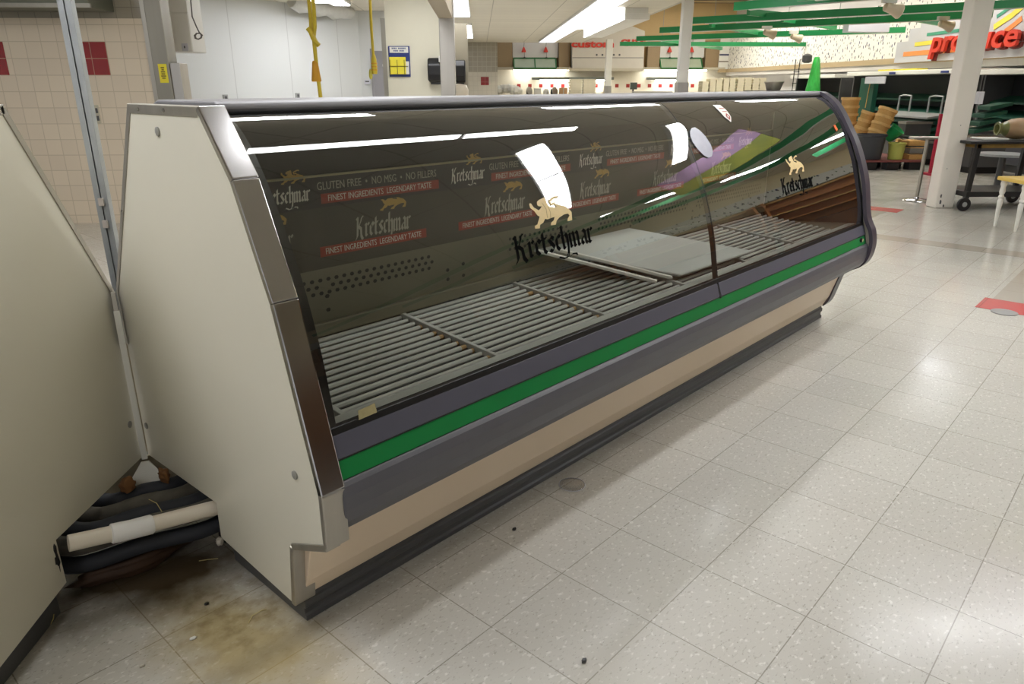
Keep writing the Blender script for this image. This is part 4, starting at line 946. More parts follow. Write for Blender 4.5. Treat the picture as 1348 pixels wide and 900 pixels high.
M_card = mat('cardboard', (186, 146, 104), .7, var=.08); MB().abox(ac_-.2, ac_+.1, B0, B1, zc_+.001, Z1).build('carton', M_card, t); MB().abox(ac_-.203, ac_-.2, (B0+B1)/2-.02, (B0+B1)/2+.02, zc_+.01, Z1).build('tape_strip', M_bgrey, t)
B0, B1, Z1 = onc(829, 838, 108.5); t = thing('register', 'dark register screen standing on the far counter', 'register', AB(ac_, (B0+B1)/2, zc_))
MB().obox(AB(ac_-.05, (B0+B1)/2, Z1-.12), EB*(B1-B0)/2, EA*.03, V((0, 0, .12))).build('screen', M_mach, t, bevel=.01); MB().abox(ac_, ac_+.06, (B0+B1)/2-.03, (B0+B1)/2+.03, zc_+.001, Z1-.1).build('stand', M_kick, t)
MB().abox(ac_-.2, ac_+.2, B0-.12, B1+.1, zc_+.001, zc_+.07).build('base', M_kick, t, bevel=.02)
B0, B1, Z1 = onc(830, 882, 120); t = thing('scale_table', 'long low grey scale table on the far counter behind the case', 'scale', AB(ac_-.3, (B0+B1)/2, zc_))
MB().abox(ac_-.38, ac_-.25, B0, B1, zc_+.001, Z1-.05).build('base', M_white, t); MB().abox(ac_-.39, ac_-.2, B0, B1, Z1-.045, Z1).build('tray', mat('grey_tray', (150, 148, 140), .4, .3), t, bevel=.01)
B0, B1, Z1 = onc(787, 812, 122); t = thing('deli_tray_stack', 'low row of trays on the far counter at the thin pillar', 'trays', AB(ac_-.3, (B0+B1)/2, zc_))
for k in range(4): MB().abox(ac_-.39, ac_-.15, B0+.12*k, B1-.2*k, zc_+.001+.04*k, zc_+.036+.04*k).build('tray', [M_clam, M_kick, M_bgrey, M_clam][k], t)
# stacks of foam boxes behind the far end of the case
for k, (x0, x1, n, yt, lb) in enumerate(((921, 930, 6, 107, 'cream foam box in the leftmost short stack right of the steel-sleeved pillar'), (931, 948, 7, 103.5, 'cream foam box in the tall stack second from steel-sleeved pillar'), (949, 965, 7, 102.5, 'cream foam box in the tall stack beside the dark gap'), (967, 986, 7, 102, 'cream foam box in the stack right of the dark gap'), (987, 1005, 7, 102.5, 'cream foam box in the rightmost tall stack left of the steel bowl'))):
    stack(x0, x1, 0, 1 if k == 0 else 2, n, 22.0, bz(960, 127, 22.)[1], lb, 'cream foam boxes, stack %s' % ['first', 'second', 'third', 'fourth', 'fifth'][k], yt)
B0, B1, Z0, Z1 = rect(915, 127, 1010, 128.5, 22.); t = thing('box_table', 'pale table under the stacks of cream foam boxes', 'table', AB(22, (B0+B1)/2, 0))
MB().abox(21.6, 22.5, B0, B1, Z1-.05, Z1).build('table_top', M_bgrey, t)
for a in (21.65, 22.45):
    for b in (B0+.05, B1-.05): MB().abox(a-.03, a+.03, b-.03, b+.03, 0, Z1-.051).build('leg', M_alu, t)
zt22 = Z1
# counter and steel bowl
aB = 20.5
B0, B1, Z0, Z1 = rect(986, 119, 1050, 128, aB); t = thing('dark_counter', 'dark counter top behind the far end of the case, under the steel bowl', 'counter', AB(aB, (B0+B1)/2, 0))
MB().abox(aB-.4, aB+.4, B0, B1, Z1-.06, Z1).build('counter_top', M_kick, t); MB().abox(aB-.35, aB+.35, B0+.05, B1-.05, 0, Z1-.061).build('counter_base', M_bgrey, t)
b, z = bz(1018, 118, aB); rb_ = (bz(1030, 112, aB)[0]-bz(1006, 112, aB)[0])/2; hb = bz(1018, 107.5, aB)[1]-Z1
tag(MB().lathe([(rb_*.66, .001), (rb_*.74, .02), (rb_*.97, hb-.03), (rb_*1.04, hb-.02), (rb_*1.04, hb), (rb_*.93, hb), (rb_*.7, .03), (.01, .03)], AB(aB, b, Z1), 24).build('steel_bowl', M_alu, smooth=True), 'shiny steel bowl on the dark counter behind the case', 'bowl')
# ================================================================== PILLARS
def pillar(x0, x1, yref, a, label, sleeve=None, z1=4.2, m=M_white):
    b0 = bz(x0, yref, a)[0]; b1 = bz(x1, yref, a)[0]; w = b1-b0
    t = thing('pillar', label, 'pillar', AB(a+w/2, (b0+b1)/2, 0))
    MB().abox(a, a+w, b0, b1, 0, z1-.002).build('shaft', m, t, bevel=.012)
    if sleeve: z = bz(x0, sleeve, a)[1]; MB().abox(a-.012, a+w+.012, b0-.012, b1+.012, 0, z).build('steel_sleeve', M_steel, t, bevel=.004)
    return t, b0, b1, w
pillar(797, 805, 100, 24.0, 'thin white pillar in front of the gable canopy', 113, ZC)
pillar(893.5, 906.5, 100, 12.6, 'white pillar with steel sleeve rising behind the middle of the case', 108.5)
b0, _ = bz(1230.5, 272, 8.3)[0], 0; b1 = bz(1255, 272, 8.3)[0]
t = thing('pillar', 'large scuffed white pillar on the open floor at right', 'pillar', AB(8.4, (b0+b1)/2, 0))
MB().abox(8.3, 8.3+(b1-b0)*.85, b0, b1, 0.001, ZC-.002).build('shaft', mat('scuffed_white_paint', (228, 222, 212), .4, var=.05, scale=5), t, bevel=.014, seg=3)
for x, y, s in ((1239, 258, .02), (1238, 266, .024), (1247, 222, .007), (1265, 165, .006), (1242, 271, .016)):
    b, z = bz(x, y, 8.295); blob(AB(8.299, b, max(z, .03)), (.006, s*.5, s), M_kick, 'scuff_mark', None, None, seed=int(x), parent=t)
# ================================================================== PRODUCE AISLE
BW = 9.3
struct(MB().abox(-9, 11.1, BW, BW+.1, 0, ZC).build('wall_right', M_tan))
struct(MB().abox(11.1, AK, BW+.3, BW+.4, 0, 4.2).build('wall_produce', mat('produce_wall_grey', (206, 204, 202), .55, var=.03)))
# confetti frieze: wall field with scattered marks
def frieze_mat():
    m = mat('confetti_print', (224, 222, 214), .6, var=.01); nt = m.node_tree; p = nt.nodes['Principled BSDF']; L = nt.links
    vec, ge = uvnode(nt, EA, V((0, 0, 1)))
    base = None
    prev = None
    for sc_, th, col in ((5., .12, (52, 58, 92)), (7., .11, (92, 76, 60)), (6.2, .1, (104, 120, 88)), (4.1, .1, (70, 70, 76))):
        mp = nd(nt, 'ShaderNodeMapping'); mp.inputs['Scale'].default_value = (1, .55, 1); mp.inputs['Rotation'].default_value = (0, 0, sc_); mp.inputs['Location'].default_value = (sc_, sc_*2, 0); L.new(vec, mp.inputs['Vector'])
        vo = nd(nt, 'ShaderNodeTexVoronoi', voronoi_dimensions='2D', Scale=sc_); L.new(mp.outputs[0], vo.inputs['Vector'])
        lt = nd(nt, 'ShaderNodeMath', operation='LESS_THAN'); lt.inputs[1].default_value = th*.85; L.new(vo.outputs['Distance'], lt.inputs[0])
        mx = nd(nt, 'ShaderNodeMix', data_type='RGBA'); L.new(lt.outputs[0], mx.inputs[0]); mx.inputs[7].default_value = rgb(col)
        if prev: L.new(prev, mx.inputs[6])
        else: mx.inputs[6].default_value = rgb((224, 222, 214))
        prev = mx.outputs[2]
    L.new(prev, p.inputs['Base Color']); return m
M_fr = frieze_mat()
def pb(x, y, b): q = toab(at(x, y, b=b)); return q[0], q[2]
zf0 = pb(1187, 76.5, BW)[1]; zf1 = 2.62
aL = AK-.4; aSg = pb(1187, 70, BW)[0]
struct(MB().abox(11.3, aL, BW, BW+.28, zf0, 3.1).build('trim_13', M_fr))
zt0 = pb(1187, 84, BW)[1]
struct(MB().abox(11.3, aL, BW-.06, BW+.28, zt0, zf0).build('trim_14', M_tan))
struct(MB().abox(11.3, aL, BW-.02, BW+.29, zt0-.12, zt0).build('trim_15', mat('pale_soffit_edge', (196, 192, 186), .5, var=.03)))
b0_ = bz(945, 90, aL)[0]
struct(MB().abox(aL-.05, aL, b0_, BW+.2, zf0, 3.1).build('trim_16', M_fr)); struct(MB().abox(aL-.12, aL, b0_, BW+.2, zt0, zf0).build('trim_17', M_tan))
# produce sign
t = thing('produce_sign', 'grey wall sign with big red produce lettering and coloured stripes', 'sign', AB(14, BW, zt0))
M_sg = mat('sign_grey', (186, 186, 190), .5, var=.03)
aR = 9.5
zs = zt0+.02
for a0, a1, z0, z1 in ((11.35, aSg, zs, zs+.42), (11.35, pb(1203, 60, BW)[0], zs+.42, zs+.66), (11.35, pb(1218, 50, BW)[0], zs+.66, zs+.86)):
    MB().abox(a0, a1, BW-.14, BW-.065, z0, z1).build('sign_panel', M_sg, t)
def stripe(pts, w, c, nm):
    mb = MB()
    for p, q in zip(pts, pts[1:]):
        A = V(at(*p, b=BW-.15)); B = V(at(*q, b=BW-.15)); d = (B-A).normalized(); n = d.cross(EB).normalized()*w
        mb.hexa([A-n, B-n, B+n, A+n, A-n+EB*.006, B-n+EB*.006, B+n+EB*.006, A+n+EB*.006])
    mb.build(nm, c, t)
stripe([(1189, 71.5), (1230, 68), (1262, 65)], .045, mat('orange_stripe', (236, 140, 70), .5), 'orange_stripe')
stripe([(1204, 58.5), (1228, 55.5)], .04, mat('yellow_stripe', (226, 208, 70), .5), 'yellow_stripe')
stripe([(1220, 45.5), (1240, 43), (1262, 40)], .03, mat('teal_stripe', (54, 140, 110), .5), 'green_stripe')
stripe([(1308, 36), (1320, 28), (1332, 20), (1346, 8)], .05, mat('yellow_stripe', (226, 208, 70), .5), 'yellow_stripe')
stripe([(1322, 42), (1334, 33), (1345, 24)], .045, mat('orange_stripe', (236, 140, 70), .5), 'orange_stripe')
stripe([(1312, 22), (1326, 12), (1340, 2)], .03, mat('teal_stripe', (54, 140, 110), .5), 'green_stripe')
A_ = at(1228, 68.5, b=BW-.17); a0 = toab(A_)[0]; a1 = pb(1344, 61, BW-.17)[0]
text('produce', .56, mat('dark_letter_red', (110, 34, 28), .5), 'lettering_edge', t, AB(a0-.03, BW-.165, A_.z-.03), -EA, u_, .03, a0-a1, .012, .15)  # darker, slightly offset copy behind the red letters
text('produce', .56, M_lred, 'sign_lettering', t, AB(a0, BW-.235, A_.z), -EA, u_, .03, a0-a1, .010, .15)
# refrigerated produce wall cases
MB_ = mat('black_case_interior', (34, 35, 38), .6, var=.3, scale=2)
def produce_case(x0, x1, ytop, label, gap=0):
    bF = 8.75; a1 = pb(x0, 150, bF)[0]; a0 = pb(x1, 150, bF)[0] if x1 < 1400 else 11.6
    zt = pb(x0+1, ytop, bF-.1)[1]
    t = thing('produce_case', label, 'produce case', AB((a0+a1)/2, bF+.25, 0))
    MB().abox(a0, a1, BW+.02, BW+.28, .02, zt).build('back_panel', MB_, t)
    MB().abox(a0, a1, bF-.12, BW+.28, zt-.01, zt+.075).build('canopy', M_white, t, bevel=.01)
    MB().abox(a0, a1, bF, bF+.05, .12, .62).build('front_bumper', M_bump, t, bevel=.01); MB().abox(a0, a1, bF-.03, bF+.02, .62, .68).build('front_rail', M_alu, t, bevel=.01)
    MB().abox(a0, a1, bF+.04, BW, .0, .14).build('toe_kick', M_kick, t); MB().abox(a0, a1, bF+.05, BW, .5, .56).build('deck', MB_, t)
    for a in (a0, a1-.04): MB().abox(a, a+.04, bF+.06, BW+.28, .14, zt-.011).build('side_panel', M_kick, t)
    for k in range(2):
        z = .82+.24*k; MB().hexa([AB(a0+.06, bF+.1+.1*k, z), AB(a1-.06, bF+.1+.1*k, z), AB(a1-.06, BW, z+.1), AB(a0+.06, BW, z+.1)]+[AB(a0+.06, bF+.1+.1*k, z+.03), AB(a1-.06, bF+.1+.1*k, z+.03), AB(a1-.06, BW, z+.13), AB(a0+.06, BW, z+.13)]).build('shelf', M_dgreen, t)
    return t
produce_case(1040, 1098, 103, 'grey-topped produce wall case farthest away, behind the green wrapped stand')
produce_case(1113.5, 1280, 99.5, 'black produce wall case with white canopy left of the big pillar')
produce_case(1282, 1420, 98, 'black produce wall case with white canopy right of the big pillar')
for k, (x, y, c, lb) in enumerate(((1172, 98, M_yels, 'yellow card strip lying on the white produce canopy, left one'), (1203, 96, M_yels, 'yellow card strip lying on the white produce canopy, right one'))):
    p = at(x, y, b=8.8); a, b, z = toab(p); zt = pb(1114.5, 99.5, 8.65)[1]+.076
    tag(MB().abox(a-.3, a+.3, 8.68, 8.9, zt, zt+.03).build('card_strip', c), lb, 'card')
for k, (x, y) in enumerate(((1174, 98), (1243, 96))):
    a, z = pb(x, y, 8.62); zt = pb(1114.5, 99.5, 8.65)[1]
    tag(MB().abox(a-.12, a+.12, 8.62, 8.628, zt+.005, zt+.045).build('price_tag', M_blue), 'small blue price tag on the white canopy edge, %s' % ['left', 'right of the first'][k], 'tag')  # price tags set on the canopy edge
# dark-green wood post with clear sign in the case, crates of shelves
def gcol(x0, x1, yt, yb, b, m, name, parent): a1, z1 = pb(x0, yt, b); a0 = pb(x1, yt, b)[0]; z0 = pb(x0, yb, b)[1]; return MB().abox(a0, a1, b, b+.1, z0, z1).build(name, m, parent, bevel=.004)
t = thing('display_post', 'dark green display post with clear header between the baskets', 'post', AB(pb(1145, 150, 8.3)[0], 8.3, 0))
a1, z1 = pb(1134, 103, 8.3); a0 = pb(1152, 103, 8.3)[0]
MB().abox(a0, a1, 8.3, 8.4, 0, z1).build('post_board', M_dgreen, t, bevel=.005); MB().tube([AB(a0+.2, 8.29, .9), AB(a0+.15, 8.29, z1-.05)], .008, 6).build('cord', M_basket, t)
a1, z1 = pb(1137, 101, 8.2); a0 = pb(1163, 101, 8.2)[0]; z0 = pb(1163, 110, 8.2)[1]
MB().abox(a0, a1, 8.24, 8.26, z0, z1).build('clear_header', M_frost, t)
# tables with dark green bins at right, in front of the produce wall
def bin_table(x0, x1, ytop, b, label, rows=4):
    a1 = pb(x0, 150, b)[0]; a0 = pb(x1, 150, b)[0] if x1 < 1380 else 11.7
    zt = pb(x0, ytop, b)[1]
    t = thing('bin_table', label, 'produce table', AB((a0+a1)/2, b+.4, 0))
    n = rows
    for k in range(n):
        z = zt-.10-.12*k; MB().hexa([AB(a0, b-.06*k, z-.02), AB(a1, b-.06*k, z-.02), AB(a1, b+.36-.06*k, z+.05), AB(a0, b+.36-.06*k, z+.05)]+[AB(a0, b-.06*k, z+.04), AB(a1, b-.06*k, z+.04), AB(a1, b+.36-.06*k, z+.1), AB(a0, b+.36-.06*k, z+.1)]).build('bin_shelf', M_dgreen, t, bevel=.004)
    zb = zt-.1-.12*(n-1)-.05
    MB().abox(a0, a1, b-.2, b+.4, zb-.05, zb).build('front_rail', M_alu, t); MB().abox(a0, a1, b-.16, b+.4, .1, zb-.051).build('base', M_kick, t); MB().abox(a0, a1, b-.1, b+.35, 0, .1).build('toe_kick', M_black, t)
    return t, a0, a1, zt
t, a0, a1, zt = bin_table(1285, 1390, 134, 8.1, 'dark green stepped produce table right of the big pillar')
for k, (u0, u1) in enumerate(((.0, .42), (.46, .9))):
    MB().abox(a1-(a1-a0)*u1*.75, a1-(a1-a0)*u0*.75, 8.02, 8.03, zt-.03, zt+.16).build('clear_guard', M_frost, t)
t2, a0, a1, zt = bin_table(1160, 1232, 150, 8.1, 'dark green stepped produce table left of the big pillar', 3)
for k in range(3): MB().tube([AB(a1-.4-1.0*k, 8.2, zt), AB(a1-.4-1.0*k, 8.2, zt+.35), AB(a1-.55-1.0*k, 8.2, zt+.37), AB(a1-.8-1.0*k, 8.2, zt+.36), AB(a1-.8-1.0*k, 8.2, zt)], .018, 8).build('wire_hoop', M_galv, t2)
MB().obox(AB((a0+a1)/2-.2, 8.05, zt+.03), EA*.9, EB*.2+V((0, 0, .03)), V((0, 0, .015))).build('loose_shelf', M_galv, t2)
# pallet with bins and baskets
PZ = at(1175, 224, z=0); pa0, pb0, _ = toab(PZ)
t = thing('pallet', 'dark plastic pallet with red edge carrying bins and baskets', 'pallet', AB(pa0+.4, pb0, 0))
bL = bz(1138, 215, pa0)[0]; bR_ = bz(1216, 215, pa0)[0]
MB().abox(pa0, pa0+1.5, bL, bR_, .13, .165).build('deck', mat('dull_red_deck', (120, 62, 58), .6, var=.2), t, bevel=.008)
for k in range(3):
    b = bL+.02+(bR_-bL-.26)*k/2
    for a in (pa0+.02, pa0+.62, pa0+1.3): MB().abox(a, a+.17, b, b+.22, 0, .129).build('foot', M_dark, t, bevel=.015)
def tub(x0, x1, yt, yb, a, m, label, name='tub', cat='tub', n=22, squash=1):
    B0, B1, Z0, Z1 = rect(x0, yt, x1, yb, a); r = (B1-B0)/2; h = Z1-Z0; c = AB(a+r*.8, (B0+B1)/2, .168)
    t = thing(name, label, cat, c)
    MB().lathe([(r*.8, 0), (r*.84, .02), (r*.97, h*.93), (r*1.0, h*.95), (r*1.0, h), (r*.92, h), (r*.8, .05), (.01, .05)], c, n).build('body', m, t, smooth=True)
    MB().lathe([(r*1.0, h*.9), (r*1.05, h*.92), (r*1.05, h), (r*.98, h)], c, n, ring=True).build('rim', m, t)
    return c, r, h
aq = pa0+.06
c, r, h = tub(1134, 1170, 182, 215, aq, mat('black_tub', (52, 54, 60), .5, var=.12), 'large black round tub on the pallet holding tilted baskets')
def basket(c, axis, r, h, n, label, seed):
    # a nest of n bushel baskets stacked along an axis: each basket is its own object
    ax = V(axis).normalized(); M = V((0, 0, 1)).rotation_difference(ax).to_matrix()
    for k in range(n):
        cc = V(c)+ax*(h*.12*k)
        t = thing('bushel_basket', label[min(k, len(label)-1)], 'basket', cc)
        MB().lathe([(r*.78, 0), (r*.82, .0), (r*.97, h*.97), (r*1.0, h), (r*.95, h), (r*.78, .03), (.01, .03)], cc, 20, M).build('woven_body', M_basket, t, smooth=True)
        MB().lathe([(r*1.0, h*.86), (r*1.06, h*.88), (r*1.06, h*1.02), (r*1.0, h*1.02)], cc, 20, M, ring=True).build('rim_hoop', mat('pale_hoop', (212, 172, 110), .6, var=.2, scale=20), t)
def nest(axis_top, axis, a, r, h, step, labels, group):
    top = at(*axis_top, a=a); ax = V(axis).normalized(); n = 1
    while (top-ax*(step*n+h)).z > .168+r*.8*math.hypot(ax.x, ax.y): n += 1
    if (top-ax*(step*(n-1)+h)).z < .168+r*.8*math.hypot(ax.x, ax.y): n -= 1
    if n > 1: step = (top.z-h*ax.z-.167-r*.78*math.hypot(ax.x, ax.y))/(ax.z*(n-1))
    M = V((0, 0, 1)).rotation_difference(ax).to_matrix()
    for k in range(n):
        cc = top-ax*(h+step*(n-1-k))
        t = thing('bushel_basket', labels[1] if k == n-1 else labels[0], 'basket', cc, group if k < n-1 else None)
        MB().lathe([(r*.78, 0), (r*.82, .0), (r*.97, h*.97), (r*1.0, h), (r*.985, h), (r*.845, h*.12), (r*.75, .04), (.01, .04)], cc, 20, M).build('woven_body', M_basket, t, smooth=True)
        MB().lathe([(r*1.0, h*.84), (r*1.05, h*.86), (r*1.05, h*1.0), (r*1.0, h*1.0)], cc, 20, M, ring=True).build('rim_hoop', mat('pale_hoop', (212, 172, 110), .6, var=.2, scale=20), t)
aB_ = pa0+.66
nest((1120.5, 128), (0, 0, 1), aB_+.64, .157, .30, .115, ['bushel basket in the upright tower left of the tilted baskets', 'topmost bushel basket of the upright tower behind the black tub'], 'bushel baskets in the upright tower')
nest((1145.5, 147), EB*.28+V((0, 0, 1))-EA*.1, aB_+.31, .134, .34, .13, ['bushel basket in the short leaning nest behind the black tub', 'topmost bushel basket of the short leaning nest, between tower and tilted stack'], 'bushel baskets in the leaning nest')
nest((1170, 143), EB*.36+V((0, 0, 1)), aB_, .155, .30, .105, ['bushel basket in the stack tilting right behind the black tub', 'topmost bushel basket of the stack tilting to the right, with orange mark'], 'bushel baskets in the tilted stack')
tub(1173, 1194, 193, 215, aq-.02, mat('lime_tub', (170, 172, 84), .45, var=.15), 'lime green round tub on the pallet front')
bm_ = mat('green_bucket', (32, 150, 84), .4, var=.12)
B0, B1, Z0, Z1 = rect(1170, 168, 1189, 184, aq+.4); c = AB(aq+.66, (B0+B1)/2, Z0)
Mx = V((0, 0, 1)).rotation_difference((EB*.5-EA*.5+V((0, 0, .8))).normalized()).to_matrix()
tag(MB().lathe([(.08, 0), (.09, .0), (.13, .24), (.12, .24), (.08, .02), (.01, .02)], c, 20, Mx).build('green_bucket', bm_, smooth=True), 'bright green bucket tipped over on the loaded pallet', 'bucket')
def pbox(x0, y0, x1, y1, a, dep, m, label, cat='box', ty=0, name='wood_crate', zz=None):
    B0, B1, Z0, Z1 = rect(x0, y0, x1, y1, a); Z0 = max(Z0, .17); Z1 = max(Z1, Z0+.04); Z0, Z1 = zz or (Z0, Z1); t = thing(name, label, cat, AB(a+dep/2, (B0+B1)/2, Z0))
    R_ = Matrix.Rotation(ty, 3, EA); c = AB(a+dep/2, (B0+B1)/2, (Z0+Z1)/2); hx = (B1-B0)/2; hz = (Z1-Z0)/2
    MB().obox(c, R_ @ (EB*hx), EA*dep/2, R_ @ V((0, 0, hz))).build('box_body', m, t, bevel=.008)
    MB().obox(c+R_ @ V((0, 0, hz*.8)), R_ @ (EB*hx*1.03), EA*dep*.52, R_ @ V((0, 0, hz*.16))).build('top_edge', M_basket if m != M_kick else M_alu, t)
    return t
pbox(1196.5, 208, 1217, 214, aq, .4, M_basket, 'shallow tan crate at the pallet front right', zz=(.167, .25))
pbox(1197, 198, 1214, 207.5, aq+.05, .35, mat('grey_bin', (120, 118, 114), .5, var=.15), 'grey bin above the shallow tan crate on the pallet', name='grey_bin', cat='bin', zz=(.262, .37))
pbox(1196, 190, 1217, 197.5, aq+.1, .35, M_basket, 'tan crate resting on the grey bin on the pallet', zz=(.385, .47))
pbox(1182, 178, 1194, 190, aq+.92, .16, mat('brown_tray', (112, 72, 48), .5, var=.3), 'tilted brown tray standing behind the lime tub', ty=.3, zz=(.03, .44), name='brown_tray', cat='tray')
pbox(1192, 160, 1226, 178, aq+.72, .25, M_kick, 'dark grey bin with pale rim beyond the pallet', name='grey_trolley', cat='trolley')
# cart behind: stanchion
pS = at(1206, 264, z=0); aS_, bS_, _ = toab(pS)
t = thing('stanchion', 'chrome T-shaped stanchion on a round base left of the big pillar', 'stanchion', pS)
MB().lathe([(.16, 0), (.165, .006), (.15, .016), (.03, .03), (.025, .05)], pS, 32).build('round_base', M_polish, t, smooth=True)
b1, z1 = bz(1222, 183, aS_)
MB().tube([pS+V((0, 0, .03)), V((pS.x, pS.y, z1))], .022, 14).build('pole', M_alu, t, smooth=True)
bl = bz(1199, 181, aS_)[0]; br = bz(1236.5, 181, aS_)[0]
MB().abox(aS_-.05, aS_+.05, bl, br, z1, z1+.03).build('top_bar', M_alu, t, bevel=.008)
# red upright behind the big pillar
b0, z1 = bz(1238.5, 150, 11.5); b1 = bz(1242, 150, 11.5)[0]
t = thing('red_rail', 'red metal upright standing just behind the big white pillar', 'post', AB(11.5, b0, 0))
MB().abox(11.5, 11.54, b0, b1+.02, 0, z1).build('upright', mat('crimson_paint', (170, 34, 60), .4, var=.08), t); MB().abox(11.4, 11.7, b0-.02, b1+.1, 0, .03).build('foot', mat('crimson_paint', (170, 34, 60), .4), t)
# black cart table with jar, tray
aT = 8.1
bl = bz(1279, 186, aT)[0]; zt = bz(1290, 186, aT)[1]; tl = 1.15
t = thing('cart_table', 'black two-tier cart table on small wheels at right edge', 'cart', AB(aT+.3, bl+tl/2, 0))
MB().abox(aT, aT+.6, bl, bl+tl, zt-.03, zt).build('table_top', M_dark, t, bevel=.004)
MB().abox(aT+.03, aT+.57, bl+.1, bl+tl-.05, zt-.075, zt-.031).build('worn_apron', mat('worn_yellow_apron', (120, 92, 34), .6, var=.6, scale=9), t)
zl = bz(1290, 255, aT)[1]
for a in (aT+.03, aT+.53):
    for b in (bl+.1, bl+tl-.12): MB().hexa([AB(a, b-.02, .09), AB(a, b+.03, .09), AB(a+.05, b+.03, .09), AB(a+.05, b-.02, .09), AB(a, b+.0, zt-.03), AB(a, b+.055, zt-.03), AB(a+.05, b+.055, zt-.03), AB(a+.05, b, zt-.03)]).build('leg', M_dark, t, bevel=.004)
MB().abox(aT+.02, aT+.58, bl+.08, bl+tl-.05, zl-.04, zl+.02).build('lower_shelf', M_dark, t, bevel=.004)
for a in (aT+.0, aT+.58):
    for b in (bl+.06, bl+tl-.1):
        w_ = MB().lathe([(.02, -.018), (.072, -.018), (.076, -.01), (.076, .01), (.072, .018), (.02, .018)], AB(a, b, .0765), 22, Matrix.Rotation(math.radians(90), 3, EB)).build('wheel', M_dark, t, smooth=True)
        MB().lathe([(.01, -.022), (.028, -.022), (.028, .022), (.01, .022)], AB(a, b, .0765), 14, Matrix.Rotation(math.radians(90), 3, EB)).build('hub', M_galv, w_)
b0, z0 = bz(1288, 182, aT+.3); tag(MB().abox(aT+.2, aT+.45, b0, b0+.3, zt+.001, zt+.018).build('white_tray', M_white, bevel=.004), 'flat white tray on the black cart table beside the jar', 'tray')
# clay jar lying on its side
bj, zj = bz(1312, 170, aT+.28)
rj = .118
t = thing('clay_jar', 'large terracotta jar with green rim lying on the black cart', 'jar', AB(aT+.28, bj+.2, zt))
Mj = V((0, 0, 1)).rotation_difference((EB*1-EA*.15).normalized()).to_matrix()
c = AB(aT+.28, bj, zt+rj+.003)
pj = [(.02, .0), (.062, .0), (.072, .012), (.06, .03), (.058, .05), (.08, .09), (.108, .15), (rj, .23), (.112, .32), (.09, .40), (.06, .44), (.01, .45)]
MB().lathe([(r_, z_) for r_, z_ in pj[5:]], c, 26, Mj).build('jar_body', mat('terracotta', (176, 128, 88), .6, var=.2, scale=6, c2=(150, 140, 110)), t, smooth=True)
MB().lathe([(.040, .10), (.044, .03), (.052, .0), (.072, .0), (.076, .014), (.062, .03), (.06, .05), (.084, .095)], c, 26, Mj).build('glazed_neck', mat('olive_glaze', (104, 106, 60), .35, var=.4, scale=14), t, smooth=True)
MB().lathe([(.001, .055), (.043, .055), (.043, .057), (.001, .057)], c, 20, Mj).build('dark_mouth', M_black, t)
# stool with turned white leg
pS = at(1336, 305, z=0); aS2_, bS2, _ = toab(pS)
t = thing('stool', 'white turned-leg stool with yellow seat at the right edge', 'stool', AB(aS2_+.15, bS2+.2, 0))
zs_ = bz(1340, 239, aS2_)[1]
tl_ = [(.012, 0), (.016, .06), (.022, .2), (.026, .26), (.018, .28), (.028, .30), (.018, .32), (.028, .35), (.022, .40), (.030, zs_-.06), (.024, zs_-.03), (.03, zs_-.026)]
for a, b in ((0, 0), (.3, 0), (0, .36), (.3, .36)): MB().lathe([(r_, z_*(zs_-.026)/tl_[-1][1]) for r_, z_ in tl_], AB(aS2_+a, bS2+b, 0), 14).build('leg', M_white, t, smooth=True)
MB().abox(aS2_-.05, aS2_+.35, bS2-.05, bS2+.41, zs_-.025, zs_+.012).build('seat', mat('yellow_seat', (222, 188, 92), .5, var=.1), t, bevel=.008)
# round low base beyond the cart
p = at(1312, 244, z=.12); t = thing('round_stand', 'grey round-based stand beyond the black cart', 'stand', V((p.x, p.y, 0)))
MB().lathe([(.16, .0), (.2, .0), (.2, .03), (.12, .05)], V((p.x, p.y, 0)), 24).build('base', M_galv, t); MB().lathe([(.04, .05), (.04, .5)], V((p.x, p.y, 0)), 12).build('column', M_kick, t); MB().lathe([(.03, .5), (.3, .5), (.3, .53), (.03, .53)], V((p.x, p.y, 0)), 24).build('top', M_galv, t)
# tall stand wrapped in green plastic
aV = 17.5; B0, B1, Z0, Z1 = rect(1063, 75, 1082, 124, aV)
t = thing('wrapped_stand', 'tall stand wrapped in bright green plastic behind the far case end', 'stand', AB(aV, (B0+B1)/2, 0))
bc_ = (B0+B1)/2; r = (B1-B0)/2
M_gp = mat('green_wrap', (58, 178, 76), .3, var=.5, scale=9, stretch=(3, 3, .6))
MB().lathe([(r*.95, .5), (r*1.05, Z0), (r*.8, Z0+(Z1-Z0)*.35), (r*.6, Z0+(Z1-Z0)*.7), (r*.45, Z1-.06), (r*.3, Z1), (.01, Z1)], AB(aV, bc_, 0), 14).build('plastic_wrap', M_gp, t, smooth=True)
MB().lathe([(.25, 0), (.25, .04), (.03, .06), (.03, .5)], AB(aV, bc_, 0), 16).build('stand_base', M_dark, t)
MB().lathe([(.05, 0), (.11, .03), (.11, .16), (.04, .2)], AB(aV, bz(1062, 80, aV)[0], bz(1062, 83, aV)[1]), 14).build('grey_cap', M_kick, t, smooth=True)
B0 = bz(1045, 100, aV)[0]
t = thing('wire_rack_stand', 'thin dark wire stand left of the green wrapped stand', 'stand', AB(aV, B0, 0))
for k in range(2): MB().tube([AB(aV, B0+.1*k, 0), AB(aV, B0+.1*k, bz(1056, 78, aV)[1])], .01, 6).build('wire_post', M_dark, t)
for k in range(6): MB().tube([AB(aV, B0-.02, .4+.25*k), AB(aV, B0+.12, .4+.25*k)], .008, 6).build('wire_rung', M_dark, t)
B0, B1, Z0, Z1 = rect(1009, 93, 1014, 99, AK-1); 
